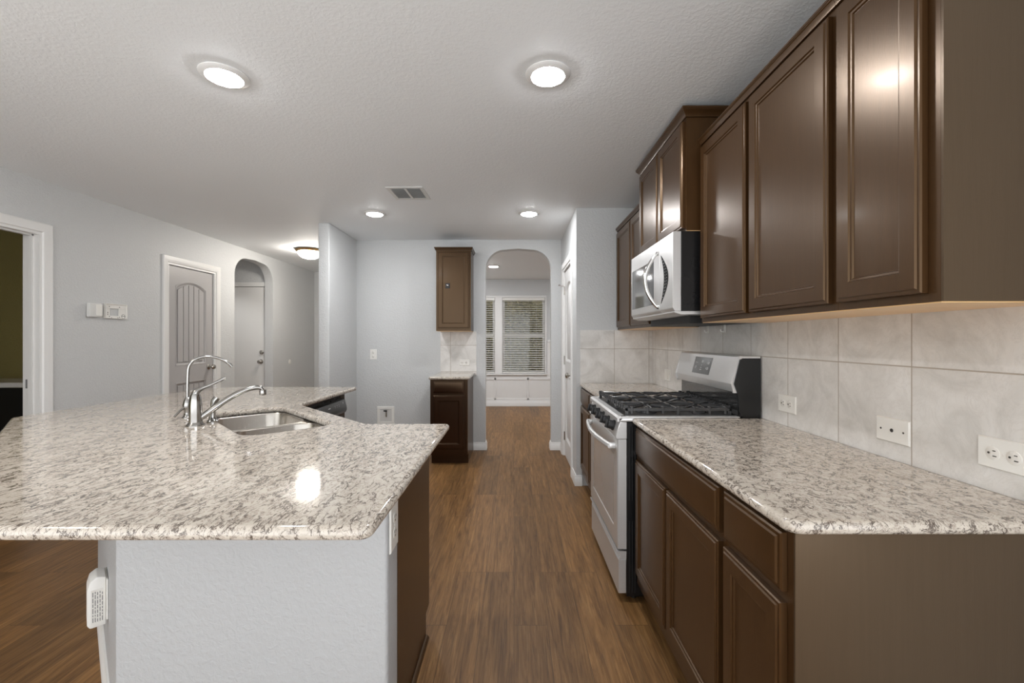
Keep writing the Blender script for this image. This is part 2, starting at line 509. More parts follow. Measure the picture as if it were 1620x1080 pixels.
M['fill_bowl'] = emitter('added fill lamp bowl', (1.0, 0.94, 0.86, 1), 8.0)
def glass(name):
    m, nt, bs = new_mat(name)
    out = nt.nodes['Material Output']
    tr = nt.nodes.new('ShaderNodeBsdfTransparent'); gl = nt.nodes.new('ShaderNodeBsdfGlossy')
    gl.inputs['Roughness'].default_value = 0.01
    fr = nt.nodes.new('ShaderNodeFresnel'); fr.inputs['IOR'].default_value = 1.45
    mx = nt.nodes.new('ShaderNodeMixShader')
    nt.links.new(fr.outputs[0], mx.inputs[0]); nt.links.new(tr.outputs[0], mx.inputs[1]); nt.links.new(gl.outputs[0], mx.inputs[2])
    nt.links.new(mx.outputs[0], out.inputs['Surface'])
    return m
M['glass'] = glass('window glass')
M['ovenglass'] = simple('oven door glass', lin(186, 186, 186), 0.16, 0.35, 0.4)
M['mwglass'] = simple('microwave door glass', lin(120, 121, 122), 0.06, 0.75, 0.8)
M['darkglass'] = simple('black reflective glass', lin(70, 70, 70), 0.10, 0.6, 0.6)

def leafy():
    m, nt, bs = new_mat('hedge leaves')
    no = N(nt, 'ShaderNodeTexNoise', Scale=17.0, Detail=6.0, Roughness=0.7)
    nt.links.new(pos(nt), no.inputs['Vector'])
    nt.links.new(ramp(nt, no.outputs['Fac'], [(0.32, lin(36, 34, 12)), (0.50, lin(98, 90, 44)), (0.60, lin(150, 138, 88)), (0.68, lin(228, 222, 190))]), bs.inputs['Base Color'])  # palest stop paints sunlit sparkle into the leaf colour
    bs.inputs['Roughness'].default_value = 0.6
    return m
M['leaf'] = leafy()
M['lawn'] = simple('lawn', lin(96, 98, 66), 0.9)

# ------------------------------------------------------------------ the setting
LX = -3.43            # left wall face
RX = 1.228            # right wall face
BY = 5.13             # back wall face
SY = 3.885            # pantry end face
PX = 0.55             # pantry side face
FY = 8.51             # far room wall
HY = 7.57             # hall end wall
T = 0.115

struct(MB().box(-7.2, 3.2, -0.9, FY + 0.15, -0.12, 0.0).build('floor', M['floor']), 'brown wood plank floor running away from the camera', 'floor')
struct(MB().box(-7.2, 3.2, REAR_Y - 0.2, FY + 0.15, CEIL, CEIL + 0.12).build('ceiling', M['ceiling']), 'flat white textured ceiling over the whole room', 'ceiling')

def arch_pts(a0, a1, top, r, seg=10, crown=0.012):
    """opening outline from (a0,0) up and over to (a1,0)"""
    out = [(a0, 0.0)]
    for k in range(seg + 1):
        th = PI - (PI / 2) * k / seg
        out.append((a0 + r + r * math.cos(th), top - r + (r - crown) * math.sin(th)))
    out.append(((a0 + a1) / 2, top))
    for k in range(seg + 1):
        th = PI / 2 - (PI / 2) * k / seg
        out.append((a1 - r + r * math.cos(th), top - r + (r - crown) * math.sin(th)))
    out.append((a1, 0.0))
    return out
def rect_pts(a0, a1, top):
    return [(a0, 0.0), (a0, top), (a1, top), (a1, 0.0)]

# left wall: doorway, closet door opening, arch
o1 = (2.40, 3.20, 2.065); o2 = (4.362, 5.066, 2.055); oa = (5.41, 6.27, 2.335, 0.25)
poly = [(2.05, 0.0)] + rect_pts(*o1) + rect_pts(*o2) + arch_pts(*oa) + [(HY + T, 0.0), (HY + T, CEIL), (2.05, CEIL)]
struct(MB().prism(poly, 'x', LX - T, LX).build('wall_left', M['wall'], sharp=50), 'long grey textured wall on the left with doorway, door and arch', 'wall')
# right wall
struct(MB().box(RX, RX + T, 0.2, SY + T, 0, CEIL).build('wall_right', M['wall']), 'grey wall behind the range and cabinets on the right', 'wall')
# pantry end + pantry side
struct(MB().box(PX, RX - 0.0005, SY, SY + T, 0, CEIL).build('wall_pantry_end', M['wall']), 'grey wall end facing the camera beyond the range counter', 'wall')
pd = (4.185, 4.915, 2.055)
poly = [(SY + T, 0.0)] + rect_pts(*pd) + [(BY, 0.0), (BY, CEIL), (SY + T, CEIL)]
struct(MB().prism(poly, 'x', PX, PX + T).build('wall_pantry_side', M['wall']), 'grey wall holding the white pantry door beside the arch', 'wall')
# back wall with arch
poly = [(-1.831, 0.0)] + arch_pts(-0.331, 0.434, 2.345, 0.235) + [(2.7, 0.0), (2.7, CEIL), (-1.831, CEIL)]
struct(MB().prism(poly, 'y', BY, BY + T).build('wall_back', M['wall'], sharp=50), 'grey back wall with the arched opening and small cabinets', 'wall')
# wall between hall and kitchen / far room
struct(MB().box(-1.944, -1.831, 4.37, FY, 0, CEIL, 0.012, 3).build('wall_hall_divider', M['wall']), 'grey wall end beside the hall, left of the back wall', 'wall')
struct(MB().box(LX, -1.9445, HY, HY + T, 0, CEIL).build('wall_hall_end', M['wall']), 'grey wall at the far end of the hall', 'wall')
struct(MB().box(2.6, 2.7, BY + T, FY, 0, CEIL).build('wall_far_right', M['wall']), 'grey side wall of the far room', 'wall')
# far wall of the far room with twin window
WZ0, WZ1 = 0.63, 2.09
wins = [(-1.19, -0.365), (-0.225, 0.60)]
fw = MB()
fw.box(-1.831, wins[0][0], FY, FY + T, 0, CEIL).box(wins[1][1], 2.6, FY, FY + T, 0, CEIL).box(wins[0][1], wins[1][0], FY, FY + T, 0, CEIL)
for a, b in wins: fw.box(a, b, FY, FY + T, 0, WZ0).box(a, b, FY, FY + T, WZ1, CEIL)
struct(fw.build('wall_far', M['wall']), 'grey far wall with the twin window seen through the arch', 'wall')
# wainscot under and beside the window
wc = MB()
wc.box(wins[1][1] + 0.045, 2.59, FY - 0.010, FY - 0.0005, 0.0, 1.25).box(-1.82, wins[0][0] - 0.045, FY - 0.010, FY - 0.0005, 0, 1.25)
wc.box(wins[0][0] - 0.045, wins[1][1] + 0.045, FY - 0.010, FY - 0.0005, 0.0, WZ0 - 0.035)
wc.box(wins[1][1] + 0.045, 2.59, FY - 0.03, FY - 0.010, 1.235, 1.275, 0.006, 2).box(-1.82, wins[0][0] - 0.045, FY - 0.03, FY - 0.010, 1.235, 1.275, 0.006, 2)
for bx in (-1.0, -0.36, 0.27, 0.90, 1.53): wc.box(bx - 0.02, bx + 0.02, FY - 0.020, FY - 0.0095, 0.12, WZ0 - 0.085 if bx < 0.64 else 1.235, 0.003)
wc.box(-1.82, wins[1][1] + 0.5, FY - 0.020, FY - 0.0095, WZ0 - 0.125, WZ0 - 0.085, 0.003).box(-1.82, 2.59, FY - 0.020, FY - 0.0095, 0.10, 0.15, 0.003)
struct(wc.build('trim_1', M['trim']), 'white panelled wainscot below the far window', 'trim')
for k, (a, b) in enumerate(wins):
    wf = MB()
    yo0, yo1 = FY + 0.045, FY + 0.095
    wf.box(a, a + 0.045, yo0, yo1, WZ0, WZ1).box(b - 0.045, b, yo0, yo1, WZ0, WZ1).box(a + 0.045, b - 0.045, yo0, yo1, WZ0, WZ0 + 0.045).box(a + 0.045, b - 0.045, yo0, yo1, WZ1 - 0.045, WZ1)
    wf.box(a + 0.045, b - 0.045, yo0 - 0.004, yo1 + 0.004, 1.335, 1.395, 0.004)
    w = struct(wf.build('window_%d' % (k + 1), M['trim']), ['left half of the twin window in the far room', 'right half of the twin window in the far room, wholly in view'][k], 'window')
    MB().box(a + 0.04, b - 0.04, FY + 0.066, FY + 0.070, WZ0 + 0.04, WZ1 - 0.04).build('pane', M['glass'], w, world=True)
    # blind
    bl = thing('window_blind', ['white slatted blind in the left half of the far window', 'white slatted blind in the right half of the far window'][k], 'blind', ((a + b) / 2, FY + 0.0, WZ0), 0, 'slatted blinds in the far window')
    MB().box(a + 0.004, b - 0.004, FY - 0.022, FY + 0.035, WZ1 - 0.055, WZ1 - 0.002, 0.004).build('headrail', M['white'], bl, world=True)
    sl = MB(); z = WZ0 + 0.05
    while z < WZ1 - 0.07:
        c, s = math.cos(math.radians(14)), math.sin(math.radians(14)); hw = 0.021
        y0_, y1_ = FY + 0.012 - hw * c, FY + 0.012 + hw * c
        za, zb = z - hw * s, z + hw * s
        sl.add([(a + 0.01, y0_, za), (b - 0.01, y0_, za), (b - 0.01, y1_, zb), (a + 0.01, y1_, zb), (a + 0.01, y0_, za + 0.003), (b - 0.01, y0_, za + 0.003), (b - 0.01, y1_, zb + 0.003), (a + 0.01, y1_, zb + 0.003)],
               [(0, 3, 2, 1), (4, 5, 6, 7), (0, 1, 5, 4), (1, 2, 6, 5), (2, 3, 7, 6), (3, 0, 4, 7)])
        z += 0.043
    sl.build('slats', M['white'], bl, world=True)
    MB().box(a + 0.008, b - 0.008, FY - 0.008, FY + 0.034, WZ0 + 0.004, WZ0 + 0.026, 0.004).build('bottom_rail', M['white'], bl, world=True)
    cd = MB()
    for fx in (0.2, 0.8): cd.cyl((a + (b - a) * fx, FY - 0.012, WZ0 + 0.02), (a + (b - a) * fx, FY - 0.012, WZ1 - 0.05), 0.0012, seg=6)
    cd.build('lift_cord', M['white'], bl, world=True)
struct(MB().box(wins[0][0] - 0.04, wins[1][1] + 0.04, FY - 0.045, FY - 0.0105, WZ0 - 0.03, WZ0 - 0.002, 0.006, 2).build('trim_2', M['trim']), 'white sill ledge below the far window', 'trim')
hd = MB()
hd.box(wins[1][1] + 0.001, wins[1][1] + 0.03, FY - 0.014, FY - 0.0005, WZ0, WZ1 + 0.03, 0.003).box(wins[0][0] - 0.03, wins[0][0] - 0.001, FY - 0.014, FY - 0.0005, WZ0, WZ1 + 0.03, 0.003)
hd.box(wins[0][0] - 0.03, wins[1][1] + 0.03, FY - 0.0165, FY - 0.0005, WZ1 + 0.003, WZ1 + 0.04, 0.003).box(wins[0][1], wins[1][0], FY - 0.0135, FY - 0.0005, WZ0, WZ1 + 0.003, 0.002)
struct(hd.build('trim_3', M['trim']), 'white casing around the far twin window', 'trim')

# outside: lawn and a hedge beyond the far window
struct(MB().box(-6, 6, FY + T + 0.06, 16, -0.25, -0.15).build('ground', M['lawn']), 'lawn outside the far window', 'ground')
struct(MB().box(-4.5, 4.5, FY + T + 0.06, 11.0, 2.5, 2.62).build('shade_slab', M['trim']), 'added shade slab outside the far window', 'added shade slab')  # unseen slab added to keep sky light off the blinds
hb = MB()
for k in range(110):          # dense inner mass of the hedge
    cx_, cz_ = random.uniform(-3.2, 3.2), random.uniform(-0.1, 2.2) if k % 4 else random.uniform(2.0, 2.9)
    r_ = random.uniform(0.35, 0.6)
    bm = bmesh.new(); bmesh.ops.create_icosphere(bm, subdivisions=3, radius=1.0)
    for v in bm.verts:
        j = 1.0 + random.uniform(-0.16, 0.16)
        v.co = Vector((cx_ + v.co.x * r_ * j, 12.1 + v.co.y * 0.4 * j, cz_ + v.co.z * r_ * j))
    hb.add_bm(bm)
for k in range(26000):
    x = random.uniform(-3.2, 3.2); y = random.gauss(11.6, 0.25); zz = random.uniform(-0.15, 2.9)
    s = random.uniform(0.018, 0.05)
    u = Vector((random.gauss(0, 1), random.gauss(0, 1), random.gauss(0, 1))).normalized(); w = u.orthogonal().normalized()
    p = Vector((x, y, zz))
    hb.add([p - u * s, p + w * s * 0.45, p + u * s, p - w * s * 0.45], [(0, 1, 2, 3)])
tag(hb.build('hedge', M['leaf']), 'leafy hedge outside seen through the blinds of the far window', 'hedge')

# baseboards
def board(mb, x0, x1, y0, y1, h=0.092):
    mb.box(x0, x1, y0, y1, 0.0005, h * 0.72, 0.002)
    ins = 0.35
    ex = (x1 - x0) < (y1 - y0)
    return mb
def baseboard(name, label, runs, h=0.092, t=0.015):
    """runs: (axis, face, direction, a0, a1); profile stepped at its top"""
    mb = MB()
    for ax, face, d, a0, a1 in runs:
        prof = [(0, 0.0005), (t, 0.0005), (t, h * 0.70), (t * 0.8, h * 0.76), (t * 0.55, h * 0.88), (t * 0.45, h), (0, h)]
        pts = [(face + d * p, z) for p, z in prof]
        mb.prism(pts, 'y' if ax == 'x' else 'x', a0, a1) if ax == 'x' else mb.prism(pts, 'x', a0, a1)
    return mb
def bb_run(mb, p0, p1, nrm, h=0.092, t=0.015):
    """baseboard along plan segment p0-p1, sticking out along nrm"""
    prof = [(0.0004, 0.0005), (t, 0.0005), (t, h * 0.70), (t * 0.8, h * 0.76), (t * 0.55, h * 0.88), (t * 0.45, h), (0.0004, h)]
    loops = [[(p[0] + nrm[0] * a, p[1] + nrm[1] * a, z) for a, z in prof] for p in (p0, p1)]
    mb.loft(loops)
    return mb
tb = 0.015
b = MB()
bb_run(b, (LX, 2.05), (LX, o1[0] - 0.07), (1, 0)); bb_run(b, (LX, o1[1] + 0.07), (LX, o2[0] - 0.07), (1, 0)); bb_run(b, (LX, o2[1] + 0.07), (LX, oa[0]), (1, 0)); bb_run(b, (LX, oa[1]), (LX, HY), (1, 0))
struct(b.build('baseboard_left', M['trim']), 'white baseboard along the left wall', 'baseboard')
b = MB()
bb_run(b, (-1.831, BY), (-0.868, BY), (0, -1)); bb_run(b, (-0.472, BY), (-0.331 + tb, BY), (0, -1)); bb_run(b, (-0.331, BY), (-0.331, BY + T), (1, 0))
struct(b.build('baseboard_back', M['trim']), 'white baseboard beside the small base cabinet at the arch', 'baseboard')
b = MB()
bb_run(b, (0.434 - tb, BY), (PX, BY), (0, -1)); bb_run(b, (0.434, BY), (0.434, BY + T), (-1, 0))
struct(b.build('baseboard_back_right', M['trim']), 'white baseboard right of the arch by the pantry door', 'baseboard')
b = MB()
bb_run(b, (PX, SY), (PX, pd[0] - 0.07), (-1, 0)); bb_run(b, (PX - tb, SY), (0.600, SY), (0, -1)); bb_run(b, (PX, pd[1] + 0.07), (PX, BY - tb), (-1, 0))
struct(b.build('baseboard_pantry', M['trim']), 'white baseboard wrapping the pantry wall corner by the range', 'baseboard')
b = MB()
bb_run(b, (-1.83, FY - 0.0205), (2.59, FY - 0.0205), (0, -1), 0.11)
struct(b.build('baseboard_far', M['trim']), 'white baseboard under the far window', 'baseboard')

# casings
def casing(name, label, face, sgn, y0, y1, top, w=0.067, depth=T, jamb=True):
    """door casing on a wall whose face is at X=face; room lies towards sgn"""
    mb = MB()
    prof = [(0.0, 0.006), (0.006, 0.012), (0.018, 0.013), (0.024, 0.016), (w - 0.006, 0.018), (w, 0.014), (w, 0.0005), (0.0, 0.0005)]
    def ring(off):   # inverted U at offset off from the opening
        return [(y0 - off, 0.0), (y0 - off, top + off), (y1 + off, top + off), (y1 + off, 0.0)]
    n = len(prof)
    stations = [[(face + sgn * d, *ring(off)[i]) for off, d in prof] for i in range(4)]
    mb.loft(stations, True, True)
    o = struct(mb.build(name, M['trim'], sharp=25), label, 'trim')
    if jamb:
        j = MB(); jt = 0.018
        xa, xb = face - sgn * (depth + 0.002), face + sgn * 0.002
        j.box(xa, xb, y0 - 0.0005, y0 + jt, 0.0, top).box(xa, xb, y1 - jt, y1 + 0.0005, 0.0, top).box(xa, xb, y0 + jt, y1 - jt, top - jt, top + 0.0005)
        xs0 = face - sgn * (depth * 0.62); xs1 = face - sgn * (depth * 0.34)
        j.box(xs0, xs1, y0 + jt, y0 + jt + 0.011, 0, top - jt).box(xs0, xs1, y1 - jt - 0.011, y1 - jt, 0, top - jt).box(xs0, xs1, y0 + jt, y1 - jt, top - jt - 0.011, top - jt)
        j.build('jamb', M['trim'], o, world=True)
    return o
c1 = casing('trim_4', 'white casing of the open doorway at the left edge', LX, 1, *o1)
sp = MB().box(LX - 0.095, LX - 0.055, o1[1] - 0.0215, o1[1] - 0.018, 0.935, 1.0, 0.001)
sp.box(LX - 0.085, LX - 0.066, o1[1] - 0.023, o1[1] - 0.0213, 0.952, 0.983)
sp.build('strike_plate', M['greyink'], c1, world=True)
casing('trim_5', 'white casing around the grey plank door', LX, 1, *o2)
casing('trim_6', 'white casing around the pantry door', PX, -1, *pd)

# ---- doors
def arch_loop(x0, x1, z0, z1, rise, inset, n=14):
    """closed outline: straight sides, arched top (rise), inset; returns list of (x,z)"""
    a, b_, lo = x0 + inset, x1 - inset, z0 + inset
    hi = z1 - inset
    pts = [(a, lo), (b_, lo)]
    for k in range(n + 1):
        t = k / n
        x = b_ + (a - b_) * t
        pts.append((x, hi - rise + rise * (1.0 - (2.0 * t - 1.0) ** 2) if rise > 0 else hi))
    return pts
def panel_door(root_name, label, w, h, mat, arch, planks_n, loc, rotz, knob_x, knob_z, hinge_x, hinge_mat, knob_mat, doorstop=False):
    """door in local frame: front faces -Y, x 0..w, z 0..h, slab 0..0.035 behind the face"""
    root = bpy.data.objects.new(root_name, None); COL.objects.link(root)
    root.location = loc; root.rotation_euler = (0, 0, rotz)
    struct(root, label, 'door')
    s = MB().box(0, w, 0.0145, 0.035, 0.006, h, 0.001)
    m_ = w * 0.165
    zones = [(m_, w - m_, 1.02, h - 0.135, 0.062 if arch else 0.0), (m_, w - m_, 0.20, 0.84, 0.0)]
    if planks_n < 0: zones = [(m_, w - m_, 1.05, h - 0.135, 0.07), (m_, w - m_, 0.20, 0.90, 0.0)]
    # stiles and rails: a filled outline with the two panel openings cut out
    q = flat_fill([[(0, 0.006), (w, 0.006), (w, h), (0, h)]] + [arch_loop(x0, x1, z0, z1, rise, 0.0) for x0, x1, z0, z1, rise in zones], 0.0145)
    q.xf(Matrix(((1, 0, 0, 0), (0, 0, -1, 0.00725), (0, 1, 0, 0), (0, 0, 0, 1))))
    s.add(q.v, q.f)
    for (x0, x1, z0, z1, rise) in zones:
        loops = []
        for ins, d in ((-0.004, 0.0002), (-0.003, -0.0028), (0.005, -0.0030), (0.009, 0.001), (0.016, 0.004), (0.022, 0.0125), (0.030, 0.0143)):
            loops.append([(x, d, z) for x, z in arch_loop(x0, x1, z0, z1, rise, ins)])
        s.loft(loops, False, False)
    s.build('slab', mat, root)
    for (x0, x1, z0, z1, rise) in zones:
        ins = 0.034
        if planks_n > 0:
            pl = MB(); a, b_ = x0 + ins, x1 - ins; n = planks_n
            def top(x):
                t = (b_ - x) / (b_ - a); t = min(max(t, 0), 1)
                return (z1 - ins) - rise + rise * (1.0 - (2.0 * t - 1.0) ** 2) if rise > 0 else z1 - ins
            for k in range(n):
                xa = a + (b_ - a) * k / n + (0.0045 if k else 0); xb = a + (b_ - a) * (k + 1) / n - (0.0045 if k < n - 1 else 0)
                pts = [(xa, z0 + ins), (xb, z0 + ins)] + [(xb + (xa - xb) * j / 5, top(xb + (xa - xb) * j / 5)) for j in range(6)]
                pl.prism(pts, 'y', 0.003, 0.0148, 0.0014, 1)
            pl.build('panel', mat, root)
        else:
            pl = MB()
            lp = [[(x, d, z) for x, z in arch_loop(x0, x1, z0, z1, rise, i_)] for i_, d in ((ins - 0.002, 0.0143), (ins + 0.016, 0.004))]
            pl.loft(lp, False, True)
            pl.build('panel', mat, root)
    kb = MB()
    kb.lathe([(0.032, 0.0), (0.032, 0.005), (0.026, 0.009), (0.012, 0.012), (0.011, 0.032), (0.018, 0.038), (0.0265, 0.047), (0.028, 0.056), (0.023, 0.066), (0.012, 0.071), (0.0, 0.072)], (knob_x, 0, knob_z), (0, -1, 0))
    kb.build('knob', knob_mat, root)
    for hz in (0.22, 1.06, 1.83):
        hg = MB().box(hinge_x - 0.013, hinge_x + 0.013, -0.004, -0.0005, hz - 0.045, hz + 0.045).cyl((hinge_x, -0.0075, hz - 0.046), (hinge_x, -0.0075, hz + 0.046), 0.006, seg=12)
        if doorstop and hz > 1.5:
            hg.tube([(hinge_x, -0.0075, hz + 0.05), (hinge_x - 0.01, -0.035, hz + 0.052), (hinge_x - 0.005, -0.062, hz + 0.06)], 0.005, 10)
            hg.cyl((hinge_x - 0.005, -0.06, hz + 0.06), (hinge_x - 0.004, -0.072, hz + 0.063), 0.010, 0.010, 12)
        hg.build('hinge', hinge_mat, root)
    return root
# grey plank door in the left wall (front faces +X): local -Y -> +X, so rotate +90; local x -> +Y
panel_door('door_1', 'grey two-panel plank door with arched top in the left wall', o2[1] - o2[0] - 0.042, 2.03, M['greydoor'], True, 5, (LX - 0.018, o2[0] + 0.021, 0), PI / 2, (o2[1] - o2[0]) - 0.11, 0.98, 0.0, M['nickel'], M['nickel'])
# pantry door (front faces -X): local x -> -Y
panel_door('door_2', 'white arched-panel pantry door beside the arch', pd[1] - pd[0] - 0.042, 2.03, M['whitedoor'], True, -1, (PX + 0.018, pd[1] - 0.021, 0), -PI / 2, (pd[1] - pd[0]) - 0.105, 0.94, 0.0, M['nickel'], M['nickel'], True)
# front door seen through the left arch, facing the camera
VX0, VX1 = -4.75, LX - T
DY = 6.29
d3 = bpy.data.objects.new('door_3', None); COL.objects.link(d3); d3.location = (-3.60, DY, 0)
struct(d3, 'plain white entry door seen through the left arch', 'door')
MB().box(-4.47, VX1 - 0.012, DY, DY + 0.04, 0.008, 2.035, 0.002).build('slab', M['whitedoor'], d3, world=True)
kb = MB().lathe([(0.030, 0), (0.030, 0.006), (0.012, 0.010), (0.011, 0.03), (0.026, 0.044), (0.028, 0.055), (0.02, 0.068), (0, 0.07)], (-3.607, DY, 0.97), (0, -1, 0))
kb.build('knob', M['nickel'], d3, world=True)
MB().lathe([(0.030, 0), (0.030, 0.01), (0.024, 0.018), (0.012, 0.020), (0, 0.020)], (-3.598, DY, 1.105), (0, -1, 0)).box(-3.602, -3.594, DY - 0.032, DY - 0.018, 1.09, 1.12, 0.002).build('deadbolt', M['nickel'], d3, world=True)
struct(MB().box(VX0, VX1, DY - 0.012, DY + 0.0, 2.04, 2.10, 0.003).box(-4.54, -4.475, DY - 0.012, DY, 0, 2.04, 0.003).build('trim_7', M['trim']), 'white head casing above the entry door', 'trim')
ve = MB().box(VX0, VX1, DY + 0.041, DY + 0.14, 0, CEIL).box(VX0, VX1, DY + 0.0005, DY + 0.041, 2.04, CEIL).box(VX0, -4.475, DY + 0.0005, DY + 0.041, 0, 2.04)
struct(ve.build('wall_entry', M['wall']), 'grey wall above the entry door', 'wall')
struct(MB().box(VX0 - T, VX0, 5.0, DY + 0.14, 0, CEIL).box(VX0, VX1, 4.9, 5.0, 0, CEIL).build('wall_entry_side', M['wall']), 'grey side walls of the small entry', 'wall')
# olive room beyond the left doorway
struct(MB().box(-6.8, LX - T, 4.35, 4.45, 0, CEIL).build('wall_olive', M['olive']), 'olive green wall seen through the left doorway', 'wall')
struct(MB().box(-6.9, -6.8, REAR_Y, 4.45, 0, CEIL).box(-6.8, LX - T, 0.4, 0.5, 0, CEIL).build('wall_olive_side', M['olive']), 'olive green side walls of the room on the left', 'wall')
va = thing('low_cabinet', 'black low cabinet with a white top beyond the left doorway', 'cabinet', (-4.75, 4.12, 0))
MB().box(-5.6, -3.62, 3.92, 4.34, 0.0, 0.86, 0.004).build('body', M['blackmatte'], va, world=True)
MB().box(-5.62, -3.6, 3.90, 4.345, 0.86, 0.905, 0.005).build('top', M['white'], va, world=True)

# ------------------------------------------------------------------ ceiling fixtures
def downlight(x, y, label):
    t = thing('recessed_light', label, 'ceiling light', (x, y, CEIL), 0, 'recessed ceiling lights')
    MB().lathe([(0.070, -0.001), (0.098, -0.001), (0.098, -0.004), (0.090, -0.010), (0.074, -0.014), (0.070, -0.012)], (0, 0, 0), (0, 0, 1), 48).build('trim_ring', M['trim'], t)
    MB().lathe([(0.0, -0.0015), (0.0695, -0.0015), (0.0695, -0.0125), (0.066, -0.016), (0.052, -0.0195), (0.03, -0.0215), (0.0, -0.022)], (0, 0, 0), (0, 0, 1), 48).build('diffuser', M['lens'], t)
    return t
downlight(-1.268, 1.93, 'round lit recessed ceiling light above the island, nearest on the left')
downlight(0.148, 1.92, 'round lit recessed ceiling light above the aisle, nearest the camera')
downlight(-1.275, 4.04, 'round lit recessed ceiling light near the back wall, beside the air vent')
downlight(0.138, 4.03, 'round lit recessed ceiling light near the arch and pantry wall')
downlight(-0.322, 6.95, 'round lit recessed ceiling light in the far room, seen through the arch')
downlight(1.1, 6.1, 'added unseen recessed fill light in the far room just behind the pantry')  # this and the next three are unseen lamps added to brighten the far room
downlight(-1.35, 6.3, 'added unseen recessed fill light in the far room behind the small cabinets')
downlight(1.35, 6.95, 'added unseen recessed fill light in the far room, to the right')
downlight(-1.2, 7.6, 'added unseen recessed fill light in the far room, to the left')
sd_ = bpy.data.lights.new('entry_fill_spot', 'SPOT'); sd_.energy = 5.0; sd_.spot_size = math.radians(104); sd_.spot_blend = 0.9; sd_.shadow_soft_size = 0.06  # unseen spot added to light the entry door from above
so_ = bpy.data.objects.new('entry_fill_spot', sd_); COL.objects.link(so_); so_.location = (-4.0, 5.75, CEIL - 0.02)

def flush_light(label, x, y, bowl):
    fl = thing('flush_mount_light', label, 'ceiling light', (x, y, CEIL))
    MB().lathe([(0.0, -0.001), (0.10, -0.001), (0.165, -0.006), (0.172, -0.014), (0.160, -0.030), (0.145, -0.038), (0.0, -0.038)], (0, 0, 0), (0, 0, 1), 40).build('rim', M['brass'], fl)
    MB().lathe([(0.140, -0.0385), (0.138, -0.055), (0.120, -0.085), (0.085, -0.108), (0.04, -0.120), (0.0, -0.123)], (0, 0, 0), (0, 0, 1), 40).build('bowl', bowl, fl)
    MB().lathe([(0.012, -0.1215), (0.013, -0.128), (0.007, -0.136), (0.0, -0.140)], (0, 0, 0), (0, 0, 1), 16).build('finial', M['brass'], fl)
    return fl
flush_light('lit frosted bowl ceiling light with brass rim in the hall', -2.63, 5.67, M['bowl'])
flush_light('added unseen fill light with a frosted bowl, left of the camera', -2.3, 0.9, M['fill_bowl'])  # unseen lamp added to brighten the left wall

vt = thing('ceiling_vent', 'white square ceiling air vent with two louvred halves', 'vent', (-0.83, 3.48, CEIL), math.radians(-1.5))
hw, hd_ = 0.143, 0.148
f = MB()
f.box(-hw, hw, -hd_, -hd_ + 0.03, -0.008, -0.001, 0.002).box(-hw, hw, hd_ - 0.03, hd_, -0.008, -0.001, 0.002)
f.box(-hw, -hw + 0.03, -hd_ + 0.03, hd_ - 0.03, -0.008, -0.001, 0.002).box(hw - 0.03, hw, -hd_ + 0.03, hd_ - 0.03, -0.008, -0.001, 0.002).box(-0.010, 0.010, -hd_ + 0.03, hd_ - 0.03, -0.009, -0.001, 0.002)
f.build('frame', M['offwhite'], vt)
MB().box(-hw + 0.03, hw - 0.03, -hd_ + 0.03, hd_ - 0.03, -0.0015, -0.0005).build('backing', M['greyink'], vt)
for sx in (-1, 1):
    lv = MB(); y = -hd_ + 0.036
    while y < hd_ - 0.035:
        xa, xb = (0.012, hw - 0.032) if sx > 0 else (-hw + 0.032, -0.012)
        lv.add([(xa, y, -0.0085), (xb, y, -0.0085), (xb, y + 0.012, -0.002), (xa, y + 0.012, -0.002), (xa, y, -0.0075), (xb, y, -0.0075), (xb, y + 0.012, -0.001), (xa, y + 0.012, -0.001)],
               [(0, 3, 2, 1), (4, 5, 6, 7), (0, 1, 5, 4), (1, 2, 6, 5), (2, 3, 7, 6), (3, 0, 4, 7)])
        y += 0.0165
    lv.build('louvre', M['offwhite'], vt)

# ------------------------------------------------------------------ cabinets
DOOR_T = 0.020
def door_rings(stile):
    t = DOOR_T
    return [(0.0, 0.0), (0.0, t - 0.007), (0.003, t - 0.004), (0.009, t - 0.004), (0.012, t), (stile, t), (stile + 0.003, t - 0.004), (stile + 0.008, t - 0.005), (stile + 0.011, t - 0.009), (stile + 0.014, t - 0.009)]
def drawer_rings():
    t = DOOR_T
    return [(0.0, 0.0), (0.0, t - 0.009), (0.004, t - 0.006), (0.011, t - 0.005), (0.015, t - 0.001), (0.019, t)]
def add_fronts(root, fronts, mat):
    for kind, x0, x1, z0, z1 in fronts:
        rings = door_rings(0.050) if kind == 'door' else drawer_rings()
        MB().panel((x0, -0.0006, z0), (1, 0, 0), (0, 0, 1), (0, -1, 0), x1 - x0, z1 - z0, rings).build('door' if kind == 'door' else 'drawer_front', mat, root, sharp=20)
def base_cabinet(label, w, d, h, fronts, loc, rotz, mat, endmat=None, toe=0.075, toe_h=0.105, end_side=None, name='base_cabinet'):
    """front faces local -Y at y=0; x 0..w; body back to y=d"""
    root = thing(name, label, 'cabinet', loc, rotz)
    prof = [(0, toe_h), (0, h), (d, h), (d, 0.0), (toe, 0.0), (toe, toe_h)]
    MB().prism(prof, 'x', 0.0, w).build('body', mat, root)
    if end_side is not None:
        x = w if end_side > 0 else 0.0
        prof2 = [(0.0, toe_h), (0.0, h), (d, h), (d, 0.0), (toe, 0.0), (toe, toe_h)]
        MB().prism(prof2, 'x', x + end_side * 0.0004, x + end_side * 0.006).build('end_panel', endmat or mat, root)
    add_fronts(root, fronts, mat)
    return root
